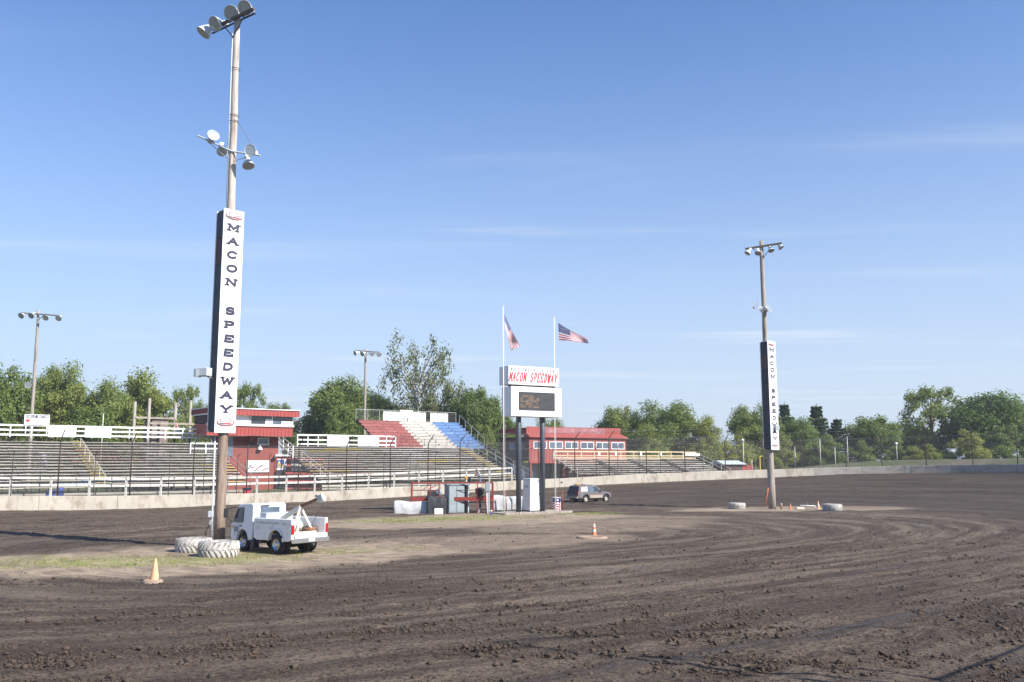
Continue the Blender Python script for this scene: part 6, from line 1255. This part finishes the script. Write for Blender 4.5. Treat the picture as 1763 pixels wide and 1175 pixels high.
# ================================================================== PEOPLE
def skin_mesh(name, pts, edges, mat, parent, sub=2):
    me = bpy.data.meshes.new(name); me.from_pydata([p[:3] for p in pts], edges, []); o = bpy.data.objects.new('tmp', me); C.objects.link(o)
    sk = o.modifiers.new('s', 'SKIN'); sk.use_smooth_shade = True
    for i, p in enumerate(pts):
        v = me.skin_vertices[0].data[i]; v.radius = (p[3], p[3] if len(p) < 5 else p[4]); v.use_root = (i == 0)
    o.modifiers.new('u', 'SUBSURF').levels = sub
    dg = bpy.context.evaluated_depsgraph_get(); m2 = bpy.data.meshes.new_from_object(o.evaluated_get(dg)); bpy.data.objects.remove(o); m2.name = name; m2.materials.clear(); m2.materials.append(mat)
    return link(name, m2, parent)
def person(pos, rz, label, J, shirt, trousers):
    """J: joints in local metres, +x is where the person faces"""
    r_ = empty('person', pos, rz, label, 'person', 'people by the grandstands')
    ch = ['pelvis', 'waist', 'chest', 'neck', 'head', 'crown']; rad = dict(pelvis=.13, waist=.12, chest=.15, neck=.055, head=.095, crown=.075)
    pts = [(*J[c], rad[c]) for c in ch]; ed = [(i, i + 1) for i in range(5)]
    for s_ in 'LR':
        k = len(pts); pts += [(*J['sh' + s_], .065), (*J['el' + s_], .045), (*J['wr' + s_], .03), (*J['ha' + s_], .035)]; ed += [(2, k), (k, k + 1), (k + 1, k + 2), (k + 2, k + 3)]
        k = len(pts); pts += [(*J['hi' + s_], .095), (*J['kn' + s_], .065), (*J['an' + s_], .04), (*J['to' + s_], .04)]; ed += [(0, k), (k, k + 1), (k + 1, k + 2), (k + 2, k + 3)]
    skin_mesh('body', pts, ed, M_SKIN, r_)
    f = 1.18
    sp_ = [(*J['waist'], .135), (*J['chest'], .165)] + [q for s_ in 'LR' for q in ((*J['sh' + s_], .085), (*(Vector(J['sh' + s_]).lerp(Vector(J['el' + s_]), .9)), .065))]
    skin_mesh('shirt', [(*J['pelvis'], .145)] + sp_, [(0, 1), (1, 2), (2, 3), (3, 4), (2, 5), (5, 6)], shirt, r_)
    tp = [(*J['pelvis'], .15)] + [q for s_ in 'LR' for q in ((*J['hi' + s_], .115), (*J['kn' + s_], .085), (*J['an' + s_], .065))]
    skin_mesh('trousers', tp, [(0, 1), (1, 2), (2, 3), (0, 4), (4, 5), (5, 6)], trousers, r_)
    hd = Vector(J['head']).lerp(Vector(J['crown']), .45); fw = (Vector(J['crown']) - Vector(J['neck'])).normalized()
    mb = MB(); mb.lathe([(0, .115), (.07, .10), (.11, .05), (.12, -.02), (.105, -.09), (.0, -.1)], 14, hd, z_to(fw)); mb.build('hair', M_HAIR, r_)
    for s_ in 'LR': a, t = Vector(J['an' + s_]), Vector(J['to' + s_]); MB().box((a + t) / 2 + Vector((.02, 0, -.01)), (.29, .11, .10), math.atan2((t - a).y, (t - a).x)).build('shoe', M_OLDW, r_, bevel=.03)
    return r_
J1 = dict(pelvis=(0, 0, .92), waist=(.12, 0, 1.02), chest=(.38, 0, 1.10), neck=(.56, 0, 1.08), head=(.66, 0, 1.04), crown=(.78, 0, .99), shL=(.42, .19, 1.06), elL=(.46, .24, .78), wrL=(.52, .2, .55), haL=(.54, .19, .47), shR=(.42, -.19, 1.06), elR=(.50, -.26, .80), wrR=(.6, -.2, .58), haR=(.63, -.19, .50), hiL=(.0, .11, .86), knL=(.06, .16, .48), anL=(-.04, .18, .09), toL=(.14, .19, .05), hiR=(-.0, -.11, .86), knR=(-.12, -.16, .47), anR=(-.40, -.18, .10), toR=(-.24, -.19, .05))
J2 = dict(J1); J2.update(waist=(.05, 0, 1.08), chest=(.14, 0, 1.34), neck=(.22, 0, 1.50), head=(.27, 0, 1.60), crown=(.30, 0, 1.72), shL=(.16, .2, 1.38), elL=(.30, .26, 1.12), wrL=(.46, .16, 1.05), haL=(.53, .13, 1.04), shR=(.16, -.2, 1.38), elR=(.30, -.26, 1.12), wrR=(.46, -.16, 1.05), haR=(.53, -.13, 1.04), anR=(-.02, -.18, .09), toR=(.16, -.19, .05), knR=(.03, -.16, .48))
J3 = dict(J2); J3.update(chest=(.20, 0, 1.32), neck=(.30, 0, 1.46), head=(.37, 0, 1.54), crown=(.43, 0, 1.64), anR=(-.34, -.18, .10), toR=(-.18, -.19, .05), knR=(-.12, -.16, .47))
pw = wallp(s_at(847), 2.55)[0]; person(Vector((pw.x, pw.y, gzf(*pw))), R(205), 'person in pale lavender shirt and jeans leaning over by the rail fence', J3, M_SHIRT, M_JEAN)
a0, zz = frD.hit(305, 744, 1.4); pz = P(305, 744, frD.w(a0, 1.4).y); pdk = frD.w(a0, 1.4, z0_ - .47); person(pdk, R(150), 'person in dull red shirt and jeans standing on the timber deck', J2, M_SHIRT2, M_JEAN)

# ================================================================== TREES
def quads(name, Cn, U, V, mat):
    n = len(Cn); v = np.stack([Cn - U - V, Cn + U - V, Cn + U + V, Cn - U + V], 1).reshape(-1, 3); q = np.arange(4 * n)
    me = bpy.data.meshes.new(name); me.vertices.add(4 * n); me.vertices.foreach_set('co', v.ravel().astype(np.float32)); me.loops.add(4 * n); me.loops.foreach_set('vertex_index', q); me.polygons.add(n); me.polygons.foreach_set('loop_start', q[::4]); me.update(); me.materials.append(mat); return me
def rdir(n): d = RNG.normal(size=(n, 3)); return d / np.linalg.norm(d, axis=1, keepdims=True)
def crown_mesh(name, mat, n=9000, lobes=46, leaf=.011, shape='round', gap=0.0):
    """crown in a unit box: x,y in -0.5..0.5, z 0..1; leaf faces gathered on the shells of many uneven clumps"""
    cs = []; rs = []
    while len(cs) < lobes:
        p = RNG.uniform(-1, 1, 3)
        if shape == 'round': r = np.linalg.norm(p * [1, 1, 1]); lim = .86; ok = r < lim and (r > .30 or RNG.random() < .4)
        elif shape == 'tall': w = .45 + .5 * math.sin(min(1, (p[2] + 1) / 1.9) * math.pi * .85); ok = np.hypot(p[0], p[1]) < w * .9
        elif shape == 'dome': w = math.sqrt(max(0, 1 - max(0, (p[2] + .45) / 1.45) ** 2)); ok = np.hypot(p[0], p[1]) < w * .88
        elif shape == 'airy': w = math.sqrt(max(0, 1 - abs(p[2] - .1) ** 2.2 / 1.3)); ok = np.hypot(p[0], p[1]) < w and RNG.random() < .8
        if ok: cs.append(p); rs.append(RNG.uniform(.17, .33) * (.62 if shape == 'airy' else 1))
    cs = np.array(cs); rs = np.array(rs); idx = RNG.choice(lobes, n, p=rs ** 2 / (rs ** 2).sum())
    d = rdir(n); d[:, 2] = d[:, 2] * .9 + .12; rad = rs[idx] * (RNG.random(n) ** .35) * (1 + .22 * RNG.normal(size=n))
    Cn = (cs[idx] + d * rad[:, None]) * [.5, .5, .5] + [0, 0, .5]
    nr = d * .9 + rdir(n) * .85 + [0, 0, .25]; nr /= np.linalg.norm(nr, axis=1, keepdims=True)
    t = np.cross(nr, rdir(n)); t /= np.linalg.norm(t, axis=1, keepdims=True) + 1e-9; b = np.cross(nr, t); s = leaf * RNG.uniform(.6, 1.5, n)
    return quads(name, Cn, t * s[:, None], b * s[:, None] * .7, mat), cs * .5 + [0, 0, .5]
def pine_mesh(name, mat, n=17000):
    tiers = 17; Cn = []; Nn = []
    for k in range(tiers):
        z = .10 + .86 * k / tiers; R_ = .5 * (1 - z) ** .9 * RNG.uniform(.55, 1.25) + .015
        for a in np.linspace(0, 6.283, 7, endpoint=False) + RNG.uniform(0, 1):
            L_ = R_ * RNG.uniform(.6, 1.15); m = int(n / tiers / 7); t = RNG.random(m) ** .6; w = .055 * (1 - .5 * t)
            aa = a + RNG.normal(0, .16, m); Cn.append(np.stack([L_ * t * np.cos(aa), L_ * t * np.sin(aa), z + .05 * t ** 2 - .05 * t + RNG.normal(0, .009, m)], 1)); Nn.append(rdir(m) * .7 + [0, 0, .8])
    Cn = np.concatenate(Cn); nr = np.concatenate(Nn); nr /= np.linalg.norm(nr, axis=1, keepdims=True); k = len(Cn)
    t = np.cross(nr, rdir(k)); t /= np.linalg.norm(t, axis=1, keepdims=True); b = np.cross(nr, t); s = .013 * RNG.uniform(.6, 1.4, k)
    return quads(name, Cn, t * s[:, None], b * s[:, None] * .45, mat)
CROWN = {}
for key, mat, sh, n_, lb2, lf in (('roundD', M_LEAFD, 'round', 34000, 84, .0095), ('roundM', M_LEAFM, 'round', 34000, 90, .0095), ('domeM', M_LEAFM, 'dome', 34000, 84, .0095), ('domeY', M_LEAFY, 'dome', 34000, 88, .0095), ('tallD', M_LEAFD, 'tall', 34000, 84, .0095), ('tallM', M_LEAFM, 'tall', 34000, 90, .0095), ('airyO', M_LEAFO, 'airy', 7200, 150, .0082), ('airyM', M_LEAFM, 'airy', 12000, 110, .0105), ('bushY', M_LEAFY, 'dome', 14000, 50, .0120), ('bushM', M_LEAFM, 'dome', 14000, 50, .0120), ('willow', M_LEAFO, 'tall', 18000, 70, .0105)):
    CROWN[key] = crown_mesh('crown_' + key, mat, n_, lb2, lf, sh)
CROWN['pine'] = (pine_mesh('crown_pine', M_PINE), None)
TR = {}
def trunk_mesh(key, bark):
    """tapered trunk with limbs reaching the clumps, in the crown's unit box"""
    if key in TR: return TR[key]
    mb = MB(); tall_ = key == 'pine'; airy = key.startswith('airy')
    top = .97 if tall_ else .72; mb.tube([(0, 0, -.35), (.01, 0, .0), (-.01, .01, .3), (.01, 0, .55), (0, 0, top)], [.05, .035, .028, .018, .005] if not airy else [.03, .024, .02, .013, .004], 8)
    if not tall_:
        cl = CROWN[key][1]; m = 34 if airy else 16
        for c in cl[:m]:
            z0 = min(.6, max(.02, c[2] - .12 - .45 * math.hypot(c[0], c[1]))); mid = Vector((c[0] * .45, c[1] * .45, z0 + (c[2] - z0) * .55)); mb.tube([(0, 0, z0), mid, Vector(c)], [.014, .009, .003] if not airy else [.011, .007, .0025], 5)
    TR[key] = mb.mesh('trunk_' + key, bark); return TR[key]
def tree(px, py_top, wpx, Y, key, label, py_base=None, name=None, depth=None, zb=None):
    t = P(px, py_top, Y); g_ = gzf(t.x, Y); base = g_ if zb is None else zb
    W = wpx / 1550 * Y * 1.04; skirt = .16 if 'bush' not in key and key not in ('pine', 'willow') else .0
    H = t.z - base; c0 = H * skirt
    if key not in ('pine', 'willow') and 'airy' not in key and 'bush' not in key: c0 = max(c0, H - 1.25 * W)
    r_ = empty(name or ('shrub' if 'bush' in key else 'pine_tree' if key == 'pine' else 'broadleaf_tree'), (t.x, Y, base), random.uniform(0, 6.28), label, 'shrub' if 'bush' in key else 'tree', 'shrubs beyond the track' if 'bush' in key else 'trees beyond the track')
    cr = link('crown', CROWN[key][0], r_); cr.location = (0, 0, c0); cr.scale = (W, W, H - c0)
    tr_ = link('trunk', trunk_mesh(key, M_BARKW if key == 'airyO' else M_BARK), r_); tr_.location = (0, 0, c0); tr_.scale = (W if not key == 'pine' else W * .6, W if not key == 'pine' else W * .6, H - c0)
TREES = [
 (-4, 620, 140, 118, 'roundM', 'dark leafy tree cut off by the left edge behind the grandstand'),
 (104, 630, 106, 126, 'domeM', 'pointed tree just right of the far left light pole'),
 (52, 680, 90, 134, 'domeY', 'lower tree behind the far left light pole'),
 (182, 660, 118, 130, 'domeM', 'bushy tree left of the timber deck posts'),
 (246, 652, 140, 136, 'domeY', 'bright green rounded tree behind the timber deck posts'),
 (322, 671, 54, 150, 'airyM', 'thin tree between the timber deck and the announcer tower'),
 (350, 690, 60, 155, 'roundM', 'small tree behind the left sign pole'),
 (428, 667, 62, 150, 'airyM', 'loose crowned tree rising behind the announcer tower'),
 (478, 690, 60, 146, 'roundM', 'low tree behind the right end of the announcer tower'),
 (520, 728, 70, 140, 'domeM', 'low tree in the gap between tower and middle grandstand'),
 (584, 655, 128, 138, 'roundD', 'big dark round tree left of the middle light pole'),
 (650, 678, 70, 146, 'roundD', 'dark tree directly behind the middle light pole'),
 (722, 587, 124, 142, 'airyO', 'tall sparse sycamore with pale limbs above the painted benches'),
 (770, 668, 84, 136, 'willow', 'soft olive willow-like tree right of the sycamore'),
 (700, 690, 110, 150, 'roundM', 'green tree low behind the sycamore'),
 (822, 662, 86, 134, 'roundM', 'rounded green tree left of the scoreboard'),
 (868, 712, 80, 140, 'domeM', 'green tree seen under the left of the scoreboard'),
 (948, 722, 74, 146, 'domeM', 'low tree seen under the right of the scoreboard'),
 (1066, 694, 82, 150, 'roundM', 'loose green tree right behind the red office building'),
 (1148, 694, 128, 146, 'domeM', 'broad green tree behind the small grandstand'),
 (1215, 722, 70, 140, 'domeY', 'yellow green tree at the right end of the small grandstand'),
 (1110, 735, 90, 138, 'domeY', 'low bright green tree behind the lumber rail of the small grandstand'),
 (1292, 699, 96, 150, 'domeM', 'dark tree left of the right sign pole'),
 (1350, 688, 120, 156, 'pine', 'dark pine just right of the right sign pole'),
 (1405, 691, 140, 158, 'pine', 'dark pine with the tallest pointed top'),
 (1440, 716, 110, 150, 'pine', 'small pine right of the pointed pine'),
 (1370, 722, 90, 148, 'domeM', 'green tree in front of the dark pines'),
 (1502, 712, 98, 150, 'roundM', 'rounded tree between the pines and the airy tree'),
 (1600, 673, 108, 154, 'airyM', 'tall airy tree with thin open crown on the right'),
 (1578, 735, 90, 158, 'domeM', 'low tree at the foot of the airy tree'),
 (1700, 680, 152, 150, 'roundD', 'largest dense dark tree at the right edge'),
 (1772, 700, 110, 146, 'roundM', 'tree cut off by the right edge'),
]
for T in TREES: tree(*T)
SHR = [(1665, 742, 66, 136, 'bushY', 'rounded light green shrub in front of the dense dark tree'), (1728, 735, 70, 138, 'bushM', 'leafy shrub at the right edge above the grassy bank'), (1592, 766, 66, 138, 'bushY', 'low yellow green shrub at the foot of the airy tree'), (1545, 770, 44, 140, 'bushM', 'small shrub left of the airy tree'), (1480, 760, 50, 146, 'bushM', 'shrub under the rounded tree beside the white post'), (1420, 752, 60, 142, 'bushM', 'bushy growth below the pointed pine'), (1335, 745, 60, 140, 'bushM', 'bushy growth behind the lower right sign pole'), (1268, 752, 60, 140, 'bushY', 'shrub behind the low shed'), (880, 752, 60, 132, 'bushM', 'shrub left of the scoreboard column'), (508, 752, 40, 118, 'bushM', 'shrub in the gap right of the announcer tower'), (150, 705, 130, 124, 'bushM', 'wide shrub behind the left grandstand rail'), (20, 700, 90, 122, 'bushM', 'shrub below the tree at the left edge'), (320, 722, 80, 128, 'bushY', 'shrub behind the right posts of the timber deck'), (650, 722, 90, 134, 'bushM', 'shrub left of the red painted benches'), (590, 728, 110, 128, 'bushM', 'shrub behind the white rail of the middle grandstand'), (830, 735, 60, 128, 'bushM', 'shrub right of the blue painted benches')]
for T in SHR: tree(*T)
# distant posts beyond the fence
for px, y0_, y1_, Y, lab, fl_ in ((1279, 796, 758, 132, 'white post with lamp head left of the right sign pole', 1), (1411, 797, 756, 134, 'bare white post in front of the pines', 0), (1437, 795, 770, 138, 'short white post right of the bare one', 0), (1458, 796, 752, 140, 'leaning white post with a brace', 0), (1543, 791, 764, 134, 'white post with lamp head below the airy tree', 1), (1368, 797, 770, 136, 'grey post right of the right sign column', 0), (1294, 806, 792, 122, 'short white post by the low shed', 0), (178, 740, 712, 118, 'white post rising behind the left grandstand rail', 0)):
    t = P(px, y1_, Y); b_ = Vector((t.x, Y, min(gzf(t.x, Y), P(px, y0_, Y).z))); r_ = empty('background_post', b_, 0, lab, 'post', 'posts beyond the fence'); h_ = t.z - b_.z
    MB().tube([(0, 0, 0), (.02, 0, h_)], [.065, .05], 8).build('post', M_OLDW, r_); MB().bb(-.1, .14, -.1, .1, h_ + .002, h_ + .06).build('cap', M_GALV, r_)
    if fl_: MB().lathe([(0, .3), (.2, .2), (.26, 0), (0, -.08)], 10, (-.1, -.2, h_ - .1)).build('lamp_head', M_SIGNW, r_)
q = wallp(s_at(1313), 1.6)[0]; zq = gzf(*q); hq = P(1313, 785, q.y).z - zq
r_ = empty('signal_stand', Vector((q.x, q.y, zq)), R(20), 'yellow frame with black signal lamps behind the wall by the right sign pole', 'signal')
MB().bb(-.3, -.2, -.05, .05, 0, hq).bb(-.3, .25, -.05, .05, hq - .1, hq).build('frame', M_YELL, r_); MB().bb(-.1, .28, -.15, .1, hq * .25, hq - .14).build('lamp_box', M_BLACK, r_, bevel=.03); MB().bb(-.15, .1, -.05, .05, .05, .15).build('foot', M_YELL, r_)
# people-sized clutter under the stands: barrels, boxes and cones behind the wall
for i, (px, m, lab) in enumerate(((10, M_OLDW, 'white drum'), (140, M_BLUE, 'blue drum'), (124, M_BLUE, 'blue box'), (462, M_FRED, 'red white and blue box'), (413, M_ORANGE2, 'orange cone'), (448, M_ORANGE2, 'orange cone by the stair'), (557, M_ORANGE2, 'small orange cone'), (586, M_ORANGE2, 'small orange cone farther right'))):
    p_ = wallp(s_at(px), 3.9)[0]; b_ = Vector((p_.x, p_.y, gzf(*p_)))
    if 'cone' in lab: c_ = cone(b_, .45, 0, {413: 'orange cone under the right end of the left grandstand', 448: 'orange cone below the announcer tower', 557: 'small orange cone below the left end of the middle grandstand', 586: 'small orange cone right of the one at the middle grandstand end'}[px], m)
    else:
        r_ = empty('storage_box' if 'box' in lab else 'drum', b_, frL.rz, {10: 'white drum behind the fence at far left', 140: 'blue drum under the left grandstand', 124: 'blue crate left of the blue drum', 462: 'small red, white and blue box at the foot of the announcer tower'}[px], 'box' if 'box' in lab else 'drum')
        if 'drum' in lab: MB().lathe([(0, 0), (.29, 0), (.30, .3), (.29, .6), (.30, .85), (0, .86)], 16).build('shell', m, r_); MB().lathe([(.31, .28), (.32, .3), (.31, .32)], 16).build('hoop', m, r_)
        else: MB().bb(-.35, .35, -.25, .25, 0, .42).build('body', m, r_, bevel=.03); MB().bb(-.37, .37, -.27, .27, .422, .62).build('lid', M_FBLUE if px == 462 else m, r_)

# ================================================================== NEAR FENCE (behind and beside the camera, it throws the wire shadows)
nf_ = empty('near_catch_fence', (14, 8, gzf(14, 8)), 0, 'near catch fence and overhead wires whose thin shadows cross the foreground', 'fence'); no_ = Vector(nf_.location)
def shadow_src(px, py, h): g_ = G(px, py); k = h / math.tan(SUN_EL); return Vector((g_.x + sd.x / math.cos(SUN_EL) * k, g_.y + sd.y / math.cos(SUN_EL) * k, g_.z + h)) - no_
def wire(pxs, h, r):
    pts = [shadow_src(px, py, h) for px, py in pxs]; MB().tube(pts, r, 6).build('overhead_wire', M_CABLE, nf_); return pts
wa = wire([(850, 1105), (980, 1097), (1200, 1085), (1330, 1081), (1480, 1080), (1640, 1081), (1763, 1089), (1900, 1102)], 11.5, .04)
wb = wire([(1100, 1128), (1250, 1136), (1400, 1146), (1520, 1158), (1610, 1170), (1700, 1182)], 7.6, .045)
wc = wire([(1610, 1172), (1680, 1146), (1763, 1112), (1850, 1078), (2000, 1035)], 7.6, .045)
for e_ in (wa[-1], wb[-1], wc[-1], wb[0], wa[0]): MB().tube([(e_.x, e_.y, gzf(e_.x + no_.x, e_.y + no_.y) - no_.z - .2), tuple(e_)], [.07, .05], 8).build('post', M_FPOST, nf_) if e_.x + no_.x > .62 * (e_.y + no_.y) + .8 else None

# ================================================================== HAZE
hzb = MB().bb(-2400, 2400, -2400, 2400, -1.5, 44).build('haze', bpy.data.materials.new('thin_summer_haze')); tag(hzb, 'thin pale summer haze filling the air over the track', 'haze', kind='stuff')
hm = hzb.data.materials[0]; hm.use_nodes = True; hn = hm.node_tree; hn.nodes.remove(hn.nodes['Principled BSDF']); pv = hn.nodes.new('ShaderNodeVolumePrincipled')
pv.inputs['Color'].default_value = (.93, .96, 1, 1); pv.inputs['Density'].default_value = 0.00032; pv.inputs['Anisotropy'].default_value = 0.2; hn.links.new(pv.outputs[0], hn.nodes['Material Output'].inputs['Volume'])
